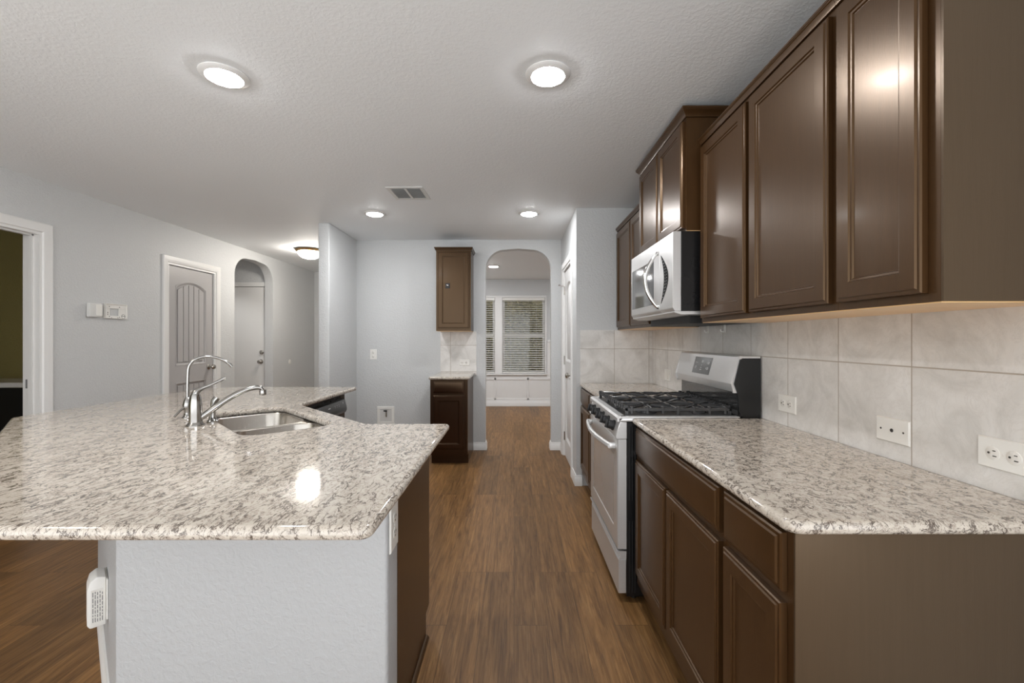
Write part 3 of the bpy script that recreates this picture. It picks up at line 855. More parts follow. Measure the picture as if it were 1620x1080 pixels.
def crown(mb, w, d, z, left, right, p=0.020, h=0.030):
    """small crown along the front with returns where asked; loft over mitred plan corners"""
    prof = [(0.0, 0.0), (0.008, 0.0), (0.010, 0.007), (p * 0.75, h * 0.55), (p * 0.9, h * 0.62), (p * 0.9, h * 0.72), (p, h * 0.76), (p, h), (0.0, h)]
    sts = []
    if left: sts.append(lambda a: (-a, d))
    sts.append(lambda a: (-a if left else 0.0, -a))
    sts.append(lambda a: (w + a if right else w, -a))
    if right: sts.append(lambda a: (w + a, d))
    mb.loft([[(*s(a), z + zz) for a, zz in prof] for s in sts])
    mb.box(0, w, 0.0, d, z, z + h * 0.9)
    return mb
def wall_cabinet(label, w, d, z0, z1, fronts, loc, rotz, mat, endmat=None, end_side=None, crown_lr=None, name='wall_cabinet', crown_h=0.030, crown_p=0.020):
    root = thing(name, label, 'cabinet', (loc[0], loc[1], z0), rotz)
    h = z1 - z0
    MB().box(0, w, 0, d, 0.012, h).box(0, w, 0, 0.019, 0.0, 0.012).box(0, 0.013, 0.019, d, 0, 0.012).box(w - 0.013, w, 0.019, d, 0, 0.012).build('body', mat, root)
    MB().box(0.0015, w - 0.0015, 0.003, d - 0.001, -0.003, -0.0004).build('bottom_panel', M['rawwood'], root)
    if end_side is not None:
        x = w if end_side > 0 else 0.0
        MB().box(x + end_side * 0.0004, x + end_side * 0.006, 0.0, d, 0.0, h).build('end_panel', endmat or mat, root)
    add_fronts(root, [(k, a, b_, c_ - z0, e_ - z0) for k, a, b_, c_, e_ in fronts], mat)
    if crown_lr is not None:
        crown(MB(), w, d, h + 0.0004, crown_lr[0], crown_lr[1], crown_p, crown_h).build('crown_moulding', mat, root, sharp=25)
    return root

CT = 0.906       # worktop surface
CB = 0.876       # worktop underside / cabinet top
YE = 0.945       # near end of the right-hand run
YR0, YR1 = 2.150, 2.912    # range
BXF = 0.600      # base cabinet face (X)
UXF = 0.916      # wall cabinet face (X)
R90 = -PI / 2
def ly(yfar, y): return yfar - y      # world Y -> local x for right-hand cabinets

# base, near narrow one and wide one
yf = 1.243
base_cabinet('narrow dark brown base cabinet with one drawer at the near counter end', yf - YE, RX - BXF - 0.006, CB - 0.0006,
             [('drawer', ly(yf, 1.232), ly(yf, 0.966), 0.737, 0.866), ('door', ly(yf, 1.232), ly(yf, 0.966), 0.165, 0.712)],
             (BXF, yf, 0), R90, M['cab'], M['cabend'], end_side=1)
yf2 = YR0 - 0.006
base_cabinet('wide dark brown base cabinet with one long drawer beside the range', yf2 - yf - 0.001, RX - BXF - 0.006, CB - 0.0006,
             [('drawer', ly(yf2, 2.115), ly(yf2, 1.262), 0.737, 0.866), ('door', ly(yf2, 2.115), ly(yf2, 1.706), 0.165, 0.712), ('door', ly(yf2, 1.690), ly(yf2, 1.262), 0.165, 0.712)],
             (BXF, yf2, 0), R90, M['cab'])
yf3 = SY - 0.004
base_cabinet('dark brown base cabinet between the range and the pantry wall', yf3 - YR1 - 0.006, RX - BXF - 0.006, CB - 0.0006,
             [('drawer', 0.03, 0.475, 0.737, 0.866), ('door', 0.03, 0.475, 0.165, 0.712), ('drawer', 0.49, 0.935, 0.737, 0.866), ('door', 0.49, 0.935, 0.165, 0.712)],
             (BXF, yf3, 0), R90, M['cab'])
# worktops
cx0, cx1 = 0.578, RX - 0.0125
slab = slab_from_outline([rounded([(cx0, YE - 0.020), (cx1, YE - 0.020), (cx1, YR0 - 0.004), (cx0, YR0 - 0.004)], [0.035, 0.0, 0.0, 0.0])], CB, CT, 0.0135, 'countertop', M['granite'])
tag(slab, 'long speckled cream granite countertop right of the aisle, near the camera', 'countertop', None)
slab = slab_from_outline([[(cx0, YR1 + 0.004), (cx1, YR1 + 0.004), (cx1, SY - 0.0125), (cx0, SY - 0.0125)]], CB, CT, 0.0135, 'countertop', M['granite'])
tag(slab, 'short granite countertop between range and pantry wall', 'countertop')
# backsplash
bs_ = MB().box(RX - 0.011, RX - 0.0004, YE - 0.6, SY - 0.0004, CT - 0.03, 1.3705)
struct(bs_.build('trim_8', M['tile_right']), 'beige square stone tile backsplash along the right wall', 'backsplash')
struct(MB().box(0.585, RX - 0.0115, SY - 0.0105, SY - 0.0004, CT - 0.03, 1.3705).build('trim_9', M['tile_stub']), 'beige square tile backsplash on the pantry wall end', 'backsplash')

# wall cabinets, right
UZ0, UZ1 = 1.372, 2.232
ud = RX - UXF - 0.0005
wall_cabinet('single-door dark brown wall cabinet nearest the camera, at the right edge', 1.243 - YE, ud, UZ0, UZ1,
             [('door', ly(1.243, 1.232), ly(1.243, 0.974), 1.392, 2.215)], (UXF, 1.243), R90, M['cab'], M['cabend'], 1, (False, True))
wall_cabinet('wide two-door dark brown wall cabinet right of the microwave', YR0 - 0.005 - 1.244, ud, UZ0, UZ1,
             [('door', ly(2.145, 2.128), ly(2.145, 1.716), 1.392, 2.215), ('door', ly(2.145, 1.690), ly(2.145, 1.264), 1.392, 2.215)], (UXF, 2.145), R90, M['cab'], crown_lr=(False, False))
wall_cabinet('taller dark brown wall cabinet above the microwave with crown moulding', YR1 - YR0, RX - 0.843 - 0.0005, 1.822, 2.372,
             [('door', 0.012, 0.372, 1.836, 2.36), ('door', 0.384, 0.744, 1.836, 2.36)], (0.843, YR1), R90, M['cab'], crown_lr=(True, True), crown_h=0.042, crown_p=0.03)
wall_cabinet('dark brown two-door wall cabinet left of the microwave', SY - 0.002 - YR1 - 0.005, ud, UZ0, UZ1,
             [('door', 0.022, 0.470, 1.392, 2.215), ('door', 0.486, 0.945, 1.392, 2.215)], (UXF, SY - 0.002), R90, M['cab'], crown_lr=(False, False))

# small cabinets on the back wall
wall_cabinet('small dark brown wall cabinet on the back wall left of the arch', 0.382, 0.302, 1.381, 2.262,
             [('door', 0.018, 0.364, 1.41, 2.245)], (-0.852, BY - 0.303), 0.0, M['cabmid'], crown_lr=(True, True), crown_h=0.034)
base_cabinet('narrow dark base cabinet with one drawer on the back wall left of the arch', 0.378, 0.608, CB - 0.0006,
             [('drawer', 0.03, 0.348, 0.737, 0.862), ('door', 0.03, 0.348, 0.165, 0.712)], (-0.858, BY - 0.609, 0), 0.0, M['cabdark'], M['cab'], end_side=1)
slab = slab_from_outline([rounded([(-0.872, BY - 0.638), (-0.452, BY - 0.638), (-0.452, BY - 0.0115), (-0.872, BY - 0.0115)], [0.012, 0.012, 0, 0])], CB, CT, 0.0135, 'countertop', M['granite'])
tag(slab, 'small granite countertop on the narrow cabinet left of the arch', 'countertop')
struct(MB().box(-0.854, -0.436, BY - 0.0105, BY - 0.0004, CT - 0.03, 1.3805).build('trim_10', M['tile_small']), 'small beige tile backsplash below the wall cabinet left of the arch', 'backsplash')
ah = thing('adhesive_hook', 'small dark square hook stuck on the small wall cabinet door', 'hook', (-0.724, BY - 0.303 - 0.0125, 1.845))
MB().box(-0.024, 0.024, -0.005, -0.0005, 0, 0.056, 0.003).build('plate', M['blackmatte'], ah)
MB().lathe([(0.008, 0), (0.006, 0.006), (0.009, 0.014), (0.0, 0.017)], (0.002, -0.005, 0.032), (0, -1, 0), 14).build('peg', M['chrome'], ah)

# ------------------------------------------------------------------ range
rg = thing('gas_range', 'stainless steel gas range with black grates between the counters', 'range', (0.83, (YR0 + YR1) / 2, 0))
Y0, Y1 = YR0 + 0.006, YR1 - 0.006
RB = RX - 0.0125
MB().box(0.552, RB - 0.055, Y0, Y1, 0.03, 0.884, 0.003).build('body', M['black'], rg, world=True)
for fx in (0.60, 1.10):
    for fy in (Y0 + 0.06, Y1 - 0.06): MB().cyl((fx, fy, 0.0), (fx, fy, 0.0305), 0.018, seg=14).build('foot', M['blackmatte'], rg, world=True)
sr = MB()
for rx in (0.563, 0.577, 0.591): sr.box(rx, rx + 0.004, Y0 - 0.003, Y0 - 0.0003, 0.05, 0.40).box(rx, rx + 0.004, Y0 - 0.003, Y0 - 0.0003, 0.5, 0.86)
sr.build('side_rib', M['blackmatte'], rg, world=True)
# storage drawer
dr = MB().box(0.512, 0.5515, Y0 + 0.002, Y1 - 0.002, 0.045, 0.212, 0.003)
dr.prism([(0.512, 0.2125), (0.5515, 0.2125), (0.5515, 0.252), (0.505, 0.252), (0.503, 0.244), (0.524, 0.228)], 'y', Y0 + 0.002, Y1 - 0.002)
dr.build('storage_drawer', M['steel'], rg, world=True)
# oven door
od = MB()
od.panel((0.5515, Y1 - 0.002, 0.262), (0, -1, 0), (0, 0, 1), (-1, 0, 0), Y1 - Y0 - 0.004, 0.538, [(0, 0), (0, 0.040), (0.004, 0.0445), (0.085, 0.0445), (0.088, 0.041), (0.09, 0.041)])
odo = od.build('oven_door', M['steel'], rg, world=True, sharp=25)
MB().panel((0.5110, Y1 - 0.092, 0.352), (0, -1, 0), (0, 0, 1), (-1, 0, 0), Y1 - Y0 - 0.184, 0.358, [(0, 0), (0, 0.0018), (0.012, 0.002)]).build('window', M['ovenglass'], odo, world=True)
hn = MB(); pts = []
for k in range(15):
    t = k / 14; y = Y0 + 0.045 + (Y1 - Y0 - 0.09) * t
    pts.append((0.482 - 0.030 * math.sin(PI * t), y, 0.758 + 0.0 * t))
hn.loft([[(p[0] + a, p[1], p[2] + c) for a, c in ((-0.009, -0.013), (-0.013, -0.004), (-0.010, 0.009), (-0.002, 0.014), (0.007, 0.010), (0.009, -0.002), (0.004, -0.012))] for p in pts])
for y in (Y0 + 0.052, Y1 - 0.052): hn.box(0.476, 0.5075, y - 0.014, y + 0.014, 0.744, 0.772, 0.004, 2)
hn.build('handle', M['steel'], odo, world=True)
# control panel + knobs
cp = MB().prism([(0.5515, 0.806), (0.506, 0.806), (0.503, 0.815), (0.522, 0.884), (0.5515, 0.884)], 'y', Y0 + 0.001, Y1 - 0.001)
cp.prism([(0.5525, 0.802), (0.500, 0.802), (0.497, 0.815), (0.519, 0.886), (0.5525, 0.886)], 'y', Y0 - 0.004, Y0 + 0.012, 0.002, 1)
cp.prism([(0.5525, 0.802), (0.500, 0.802), (0.497, 0.815), (0.519, 0.886), (0.5525, 0.886)], 'y', Y1 - 0.012, Y1 + 0.004, 0.002, 1)
cp.build('control_panel', M['steel'], rg, world=True)
kdir = Vector((-0.069, 0, 0.019)).normalized()
for k in range(5):
    y = Y0 + 0.105 + k * 0.1345
    c = Vector((0.5125, y, 0.849))
    kn = MB().lathe([(0.027, 0.0), (0.027, 0.006), (0.023, 0.009), (0.022, 0.028), (0.0205, 0.032), (0.0, 0.033)], c, kdir, 24)
    g = MB().box(-0.0215, 0.0215, -0.006, 0.006, 0.030, 0.044, 0.003, 2)
    Zd = kdir; Yd = Vector((0, 1, 0)); Xd = Yd.cross(Zd)
    g.xf(basis(c, Xd, Yd, Zd)); kn.add(g.v, g.f)
    kn.build('knob', M['blackmatte'], rg, world=True)
# cooktop
ck = MB().box(0.512, 1.098, Y0 - 0.004, Y1 + 0.004, 0.8866, 0.906, 0.004, 2)
ck.box(0.522, 1.098, Y0 - 0.020, Y0 + 0.020, 0.9068, 0.9135, 0.003, 2)
ck.box(0.522, 1.098, Y1 - 0.020, Y1 + 0.020, 0.9068, 0.9135, 0.003, 2)
ck.prism([(0.505, 0.8866), (0.512, 0.8866), (0.545, 0.9135), (0.515, 0.9135), (0.505, 0.904)], 'y', Y0 - 0.004, Y1 + 0.004)
ck.build('cooktop', M['steel'], rg, world=True)
MB().box(0.546, 1.092, Y0 + 0.021, Y1 - 0.021, 0.9065, 0.9095).build('burner_well', M['dwgrey'], rg, world=True)
bx = [(0.69, Y0 + 0.145, 0.042), (0.96, Y0 + 0.145, 0.034), (0.825, (Y0 + Y1) / 2, 0.045), (0.69, Y1 - 0.145, 0.038), (0.96, Y1 - 0.145, 0.032)]
for x, y, r in bx:
    MB().lathe([(r * 1.25, 0.0), (r * 1.25, 0.006), (r, 0.010), (r, 0.018), (r * 0.92, 0.024), (0.0, 0.026)], (x, y, 0.9098), (0, 0, 1), 24).build('burner', M['iron'], rg, world=True)
gw = (Y1 - Y0 - 0.06) / 3
for k in range(3):
    ya = Y0 + 0.03 + gw * k + 0.003; yb = ya + gw - 0.006; ym = (ya + yb) / 2
    gt = MB(); zt0, zt1 = 0.938, 0.951
    t2 = 0.006
    xa, xb = 0.556, 1.082
    for yy in (ya + t2, yb - t2): gt.box(xa, xb, yy - t2, yy + t2, zt0 - 0.006, zt1 - 0.004, 0.002)
    for xx in (xa + t2, (xa + xb) / 2, xb - t2): gt.box(xx - t2, xx + t2, ya, yb, zt0 - 0.006, zt1 - 0.004, 0.002)
    for xx in (xa + 0.008, xb - 0.008, (xa + xb) / 2):
        for yy in (ya + 0.008, yb - 0.008): gt.box(xx - 0.008, xx + 0.008, yy - 0.008, yy + 0.008, 0.9098, zt0, 0.002)
    # fingers reaching over the burners
    for cxx in ((xa * 0.75 + xb * 0.25), (xa * 0.25 + xb * 0.75)):
        for ang in range(0, 360, 45):
            dx, dy = math.cos(math.radians(ang)), math.sin(math.radians(ang))
            L = min((xb - xa) * 0.245 / max(abs(dx), 1e-3), (yb - ya) * 0.47 / max(abs(dy), 1e-3))
            p0 = Vector((cxx + dx * 0.028, ym + dy * 0.028, 0.948)); p1 = Vector((cxx + dx * L, ym + dy * L, 0.944))
            gt.tube([p0, (p0 + p1) / 2 + Vector((0, 0, 0.002)), p1], [0.0055, 0.0062, 0.0062], 6)
    for j in range(5):
        yy = ya + 0.02 + (yb - ya - 0.04) * j / 4
        gt.box(xa - 0.004, xa + 0.016, yy - 0.005, yy + 0.005, zt0 - 0.004, zt1 + 0.006, 0.002)
        gt.box(xb - 0.016, xb + 0.004, yy - 0.005, yy + 0.005, zt0 - 0.004, zt1 + 0.006, 0.002)
    if k == 0:
        for j in range(7):
            xx = xa + 0.03 + (xb - xa - 0.06) * j / 6
            gt.box(xx - 0.006, xx + 0.006, ya - 0.002, ya + 0.02, 0.918, zt1 + 0.004, 0.002)
    gt.build('grate', M['iron'], rg, world=True)
# backguard
bgx = RB - 0.055
bg = MB().prism([(1.103, 1.2045), (1.066, 1.071), (1.077, 1.030), (1.118, 1.030), (1.118, 1.2045)], 'y', Y0 + 0.012, Y1 - 0.012, 0.002, 1)
for ya, yb in ((Y0, Y0 + 0.0118), (Y1 - 0.0118, Y1)):
    bg.prism([(1.103, 1.2065), (1.063, 1.071), (1.074, 1.026), (1.090, 1.026), (1.118, 1.2065)], 'y', ya, yb)
bg.box(1.1185, RB - 0.008, Y0, Y1, 1.196, 1.2065, 0.001)
bgo = bg.build('backguard', M['steel'], rg, world=True, sharp=25)
MB().box(1.102, 1.1175, Y0 + 0.012, Y1 - 0.012, 0.9145, 1.0295).build('splash_panel', M['darkglass'], bgo, world=True)
MB().prism([(1.1185, 0.886), (RB - 0.008, 0.886), (RB - 0.008, 1.1955), (1.1185, 1.1955)], 'y', Y0, Y1).prism([(1.093, 1.02), (1.075, 1.071), (1.104, 1.19), (1.1183, 1.195), (1.1183, 0.9135), (1.101, 0.9135)], 'y', Y0 - 0.006, Y0 - 0.0002).build('side_shell', M['black'], bgo, world=True)
# sloped display
Ud = Vector((0, -1, 0)); Vd = (Vector((1.103, 0, 1.2045)) - Vector((1.066, 0, 1.071))).normalized(); Wd = Ud.cross(Vd)
dO = Vector((1.066, 2.652, 1.071)) + Vd * 0.022
dsp = MB().panel(dO, Ud, Vd, Wd, 0.225, 0.098, [(0, -0.0005), (0, 0.0012), (0.002, 0.0016)]).build('display', M['displaygrey'], rg, world=True)
MB().panel(dO - Ud * 0.004 - Vd * 0.001, Ud, Vd, Wd, 0.0035, 0.1, [(0, -0.0005), (0, 0.002)]).build('display_bezel', M['steel'], rg, world=True)
def put(t, a, b_, size):
    q = text_mb(t, size); q.xf(basis(dO + Ud * a + Vd * b_ + Wd * 0.0019, Ud, Vd, Wd)); q.build('display_digits', M['ink'], dsp, world=True)
put('12', 0.035, 0.034, 0.022); put('+20', 0.185, 0.034, 0.022); put('+20', 0.185, 0.066, 0.022); put('88', 0.112, 0.072, 0.024)
for a, b_ in ((0.024, 0.064), (0.036, 0.064), (0.048, 0.064), (0.108, 0.050), (0.104, 0.036), (0.112, 0.036), (0.108, 0.024), (0.116, 0.024), (0.100, 0.024)):
    q = MB().box(-0.003, 0.003, -0.002, 0.002, 0, 0.0004); q.xf(basis(dO + Ud * a + Vd * b_ + Wd * 0.0019, Ud, Vd, Wd)); q.build('display_symbol', M['ink'], dsp, world=True)

# ------------------------------------------------------------------ microwave
mw = thing('microwave', 'stainless over-the-range microwave below the crowned wall cabinet', 'microwave', (1.0, (YR0 + YR1) / 2, 1.41))
MY0, MY1 = YR0 + 0.004, YR1 - 0.004; MZ0, MZ1 = 1.416, 1.819
MB().box(0.818, RB - 0.001, MY0, MY1, MZ0 + 0.012, MZ1, 0.002).build('body', M['black'], mw, world=True)
MB().box(0.90, 1.19, MY0 + 0.10, MY1 - 0.01, 1.372, MZ0 + 0.0115, 0.003).build('vent_housing', M['blackmatte'], mw, world=True)
ug = MB().prism([(0.785, MZ0 + 0.006), (0.82, MZ0 - 0.004), (1.16, MZ0 - 0.004), (1.16, MZ0 + 0.0115), (0.785, MZ0 + 0.0115)], 'y', MY0 + 0.002, MY1 - 0.002)
ug.build('underside', M['steel'], mw, world=True)
ys = 2.345
fr = MB().prism([(0.8175, MZ0 + 0.012), (0.786, MZ0 + 0.012), (0.776, MZ0 + 0.03), (0.776, MZ1 - 0.006), (0.780, MZ1 - 0.001), (0.8175, MZ1 - 0.001)], 'y', MY0, ys - 0.0015, 0.0015, 1)
fp = fr.build('control_panel', M['steel'], mw, world=True)
fd = MB().prism([(0.8175, MZ0 + 0.012), (0.786, MZ0 + 0.012), (0.776, MZ0 + 0.03), (0.776, MZ1 - 0.006), (0.780, MZ1 - 0.001), (0.8175, MZ1 - 0.001)], 'y', ys + 0.0015, MY1, 0.0015, 1)
fdo = fd.build('door', M['steel'], mw, world=True)
MB().panel((0.7758, MY1 - 0.022, 1.482), (0, -1, 0), (0, 0, 1), (-1, 0, 0), 0.44, 0.245, [(0, 0), (0, 0.0012), (0.004, 0.0018)]).build('window', M['mwglass'], fdo, world=True)
pts = []
for k in range(21):
    t = k / 20
    pts.append((0.770 - 0.062 * math.sin(PI * t) ** 0.85, ys + 0.022 + 0.012 * math.sin(PI * t), 1.462 + 0.288 * t))
MB().tube(pts, [0.008 + 0.0035 * math.sin(PI * k / 20) for k in range(21)], 12).cyl((0.778, ys + 0.022, 1.462), (0.766, ys + 0.022, 1.464), 0.011, seg=14).cyl((0.778, ys + 0.022, 1.75), (0.766, ys + 0.022, 1.748), 0.011, seg=14).build('handle', M['chrome'], fdo, world=True)
# crescent keypad
lp = []
n = 16
outer = [(2.322 - 0.108 * math.sin(PI * k / n), 1.476 + 0.254 * k / n) for k in range(n + 1)]
inner = [(2.322 - 0.046 * math.sin(PI * k / n), 1.476 + 0.254 * k / n) for k in range(n - 1, 0, -1)]
kp = MB().prism(outer + inner, 'x', 0.7742, 0.7762).build('keypad', M['dark'], mw, world=True)
dots = MB()
for k in range(2, n - 1):
    for o_ in (0.062, 0.086):
        s_ = math.sin(PI * k / n)
        y = 2.322 - (o_ + 0.004) * s_; z = 1.476 + 0.254 * k / n
        dots.box(0.7738, 0.7743, y - 0.0022, y + 0.0022, z - 0.001, z + 0.001)
dots.build('keys', M['ink'], kp, world=True)

# ------------------------------------------------------------------ island
# pony wall
pw_out = [(-0.38, 1.324), (-1.197, 1.324), (-2.15, 2.277), (-2.15, 3.50)]
pw_in = [(-2.035, 3.50), (-2.035, 2.3246), (-1.149, 1.439), (-0.38, 1.439)]
pl = rounded(pw_out + pw_in, [0.014, 0.014, 0.014, 0.0, 0.0, 0.0, 0.0, 0.006], 4)
struct(MB().prism(pl, 'z', 0.0, CB - 0.0006).build('wall_island', M['pony'], sharp=50), 'light grey textured half wall holding up the island counter', 'wall')
b = MB()
s2 = math.sqrt(0.5)
def outs(p, n): return p
bb_run(b, (-0.395, 1.324), (-1.197 - 0.006, 1.324), (0, -1)); bb_run(b, (-1.197, 1.324), (-2.15, 2.277), (-s2, -s2)); bb_run(b, (-2.15, 2.27), (-2.15, 3.50), (-1, 0))
struct(b.build('baseboard_island', M['trim']), 'white baseboard around the island half wall', 'baseboard')
# counter
def uv(u, v): return (s2 * (u - v), s2 * (u + v))     # u towards the range side, v along the diagonal
outline = [(-0.292, 0.897), (-0.292, 2.012), (-0.672, 2.012), (-1.268, 2.612), (-1.268, 3.565), (-2.27, 3.565), (-2.465, 3.25), (-2.465, 2.155), (-1.21, 0.897)]
outl = rounded(outline, [0.030, 0.022, 0.02, 0.03, 0.022, 0.08, 0.08, 0.04, 0.04], 6)
su0, su1, sv0, sv1 = 0.480, 0.838, 1.985, 2.725
hole = rounded([uv(su0, sv0), uv(su1, sv0), uv(su1, sv1), uv(su0, sv1)], 0.075, 8)
slab = slab_from_outline([outl, hole], CB, CT, 0.0138, 'countertop', M['granite_flow'])
tag(slab, 'large angled granite island countertop with the sink cut into it', 'countertop')
# sink
sk = thing('kitchen_sink', 'double-bowl stainless steel sink set under the island counter', 'sink', (*uv(0.66, 2.35), 0.68))
def rr(u0, u1, v0, v1, r, z):
    return [(x, y, z) for x, y in rounded([uv(u0, v0), uv(u1, v0), uv(u1, v1), uv(u0, v1)], r, 6)]
div = 2.30; zt = CB - 0.0015
def bowl(mb, u0, u1, v0, v1, depth):
    L = []
    for ins, z, r in ((-0.003, zt - depth - 0.003, 0.05), (-0.003, zt - 0.004, 0.085), (-0.006, zt - 0.0035, 0.088), (-0.006, zt - 0.0006, 0.088)):
        L.append(rr(u0 + ins, u1 - ins, v0 + ins, v1 - ins, r, z))
    for ins, z, r in ((0.0, zt - 0.0006, 0.085), (0.003, zt - 0.006, 0.082), (0.010, zt - depth + 0.03, 0.075), (0.022, zt - depth + 0.008, 0.06), (0.045, zt - depth, 0.045)):
        L.append(rr(u0 + ins, u1 - ins, v0 + ins, v1 - ins, r, z))
    mb.loft(L, True, True)
    cu_, cv_ = (u0 + u1) / 2, (v0 + v1) / 2
    return (*uv(cu_, cv_), zt - depth)
for (v0, v1, dp) in ((sv0 - 0.006, div - 0.012, 0.175), (div + 0.012, sv1 + 0.006, 0.2)):
    mb = MB(); c = bowl(mb, su0 - 0.006, su1 + 0.006, v0, v1, dp)
    bo = mb.build('bowl', M['sink'], sk, world=True, sharp=40)
    MB().lathe([(0.0, 0.0005), (0.055, 0.0005), (0.055, 0.003), (0.044, 0.004), (0.040, 0.0015), (0.0, 0.0012)], c, (0, 0, 1), 24).build('drain', M['nickel'], bo, world=True)
# thin steel rim plate around and between the bowls
def oval(v0, v1): return [p[:2] for p in rr(su0 - 0.006, su1 + 0.006, v0, v1, 0.085, 0)]
dk = flat_fill([[uv(su0 - 0.03, sv0 - 0.03), uv(su1 + 0.03, sv0 - 0.03), uv(su1 + 0.03, sv1 + 0.03), uv(su0 - 0.03, sv1 + 0.03)], oval(sv0 - 0.006, div - 0.012), oval(div + 0.012, sv1 + 0.006)], 0.0012)
dk.xf(Matrix.Translation((0, 0, zt + 0.0002)))
dk.build('rim', M['sink'], sk, world=True)
# faucet
fc = thing('kitchen_faucet', 'chrome single-lever kitchen faucet with low arched spout behind the sink', 'faucet', (-1.417, 1.96, CT))
MB().lathe([(0.036, 0.0), (0.036, 0.004), (0.031, 0.010), (0.0265, 0.016), (0.0255, 0.05), (0.026, 0.09), (0.0235, 0.112), (0.020, 0.132), (0.016, 0.142), (0.0, 0.146)], (0, 0, 0.0003), (0, 0, 1), 28).build('base', M['faucet'], fc)
sp_pts = []
def bez(p0, p1, p2, p3, n):
    out = []
    for k in range(n + 1):
        t = k / n; a = 1 - t
        out.append(tuple(a ** 3 * p0[i] + 3 * a * a * t * p1[i] + 3 * a * t * t * p2[i] + t ** 3 * p3[i] for i in range(3)))
    return out
P = bez((0.014, 0.010, 0.032), (0.085, 0.06, 0.095), (0.13, 0.098, 0.152), (0.192, 0.145, 0.154), 18) + [(0.204, 0.154, 0.150), (0.209, 0.158, 0.138)]
MB().tube(P, [0.0135] * 6 + [0.0125] * 6 + [0.0115] * 7 + [0.0115, 0.0115], 14).build('spout', M['faucet'], fc)
MB().lathe([(0.0145, 0.0), (0.0155, 0.004), (0.0155, 0.02), (0.013, 0.026), (0, 0.026)], (0.210, 0.1585, 0.1165), (0, 0, 1), 18).build('aerator', M['faucet'], fc)
lev = bez((0.0, 0.0, 0.140), (0.005, 0.004, 0.168), (0.035, 0.028, 0.165), (0.088, 0.07, 0.208), 14)
MB().tube(lev, [0.016, 0.0155, 0.0145, 0.013, 0.0115, 0.010, 0.009, 0.0082, 0.0076, 0.007, 0.0066, 0.0064, 0.0068, 0.0075, 0.0072], 12).build('lever', M['faucet'], fc)
# side spray
ss = thing('side_sprayer', 'small chrome side spray standing just behind the faucet', 'sprayer', (-1.398, 2.045, CT))
MB().lathe([(0.024, 0.0), (0.024, 0.004), (0.018, 0.012), (0.015, 0.022), (0.0, 0.022)], (0, 0, 0.0003), (0, 0, 1), 20).build('base', M['faucet'], ss)
MB().tube([(0, 0, 0.022), (0.001, 0, 0.05), (0.002, 0.0, 0.078), (0.006, 0.004, 0.098), (0.014, 0.01, 0.112)], [0.013, 0.010, 0.0115, 0.015, 0.014], 14).build('spray_head', M['faucet'], ss)
# filter faucet
ff = thing('filter_faucet', 'tall slim gooseneck chrome water filter tap, left of the main faucet', 'faucet', (-1.600, 2.160, CT))
MB().lathe([(0.023, 0.0), (0.023, 0.004), (0.016, 0.012), (0.013, 0.025), (0.019, 0.045), (0.021, 0.062), (0.016, 0.082), (0.012, 0.092), (0.0085, 0.10), (0.0, 0.1)], (0, 0, 0.0003), (0, 0, 1), 24).build('base', M['faucet'], ff)
P = [(0, 0, 0.098), (0, 0, 0.15), (0.001, 0.0, 0.20)] + bez((0.002, 0.001, 0.235), (0.008, 0.006, 0.315), (0.10, 0.072, 0.315), (0.142, 0.104, 0.252), 16)
MB().tube(P, 0.0068, 12).cyl((0.139, 0.102, 0.258), (0.148, 0.108, 0.243), 0.0078, seg=12).build('spout', M['faucet'], ff)
MB().tube([(-0.004, -0.014, 0.052), (-0.012, -0.034, 0.038), (-0.022, -0.058, 0.012)], [0.006, 0.005, 0.0055], 10).build('lever', M['faucet'], ff)
# island base cabinets
ib = thing('base_cabinet', 'brown end panel and cabinet under the aisle end of the island', 'cabinet', (-0.7, 1.7, 0))
prof = [(1.4405, 0.0), (1.4405, CB - 0.0006), (1.976, CB - 0.0006), (1.976, 0.105), (1.905, 0.105), (1.905, 0.0)]
MB().prism(prof, 'x', -0.70, -0.386).build('body', M['cab'], ib, world=True)
MB().prism(prof, 'x', -0.3855, -0.380).build('end_panel', M['cab'], ib, world=True)
MB().panel((-0.392, 1.9765, 0.13), (-1, 0, 0), (0, 0, 1), (0, 1, 0), 0.29, 0.585, door_rings(0.05)).build('door', M['cab'], ib, world=True, sharp=20)
MB().panel((-0.392, 1.9765, 0.737), (-1, 0, 0), (0, 0, 1), (0, 1, 0), 0.29, 0.128, drawer_rings()).build('drawer_front', M['cab'], ib, world=True, sharp=20)
MB().prism([(-0.3795, 0.0), (-0.366, 0.0), (-0.3675, 0.007), (-0.372, 0.012), (-0.3795, 0.0145)], 'y', 1.4405, 1.904).build('shoe_moulding', M['cab'], ib, world=True)
sb = thing('base_cabinet', 'dark angled base cabinet under the sink, facing the aisle', 'cabinet', (*uv(0.86, 2.3), 0))
fq = MB(); fa, fb = (-0.7020, 1.976), (-1.30, 2.574)
def seg_box(mb, p0, p1, n0, n1, z0, z1):
    d = (Vector(p1) - Vector(p0)).normalized(); nn = Vector((-d.y, d.x))
    if nn.x + nn.y < 0: nn = -nn
    pts = [tuple(Vector(p0) + nn * n0), tuple(Vector(p1) + nn * n0), tuple(Vector(p1) + nn * n1), tuple(Vector(p0) + nn * n1)]
    mb.prism(pts, 'z', z0, z1)
seg_box(fq, fa, fb, -0.02, 0.0, 0.105, CB - 0.0006); seg_box(fq, fa, fb, -0.09, -0.07, 0.0, 0.104)
fq.build('body', M['cab'], sb, world=True)
dv = (Vector(fb) - Vector(fa)).normalized(); L_ = (Vector(fb) - Vector(fa)).length
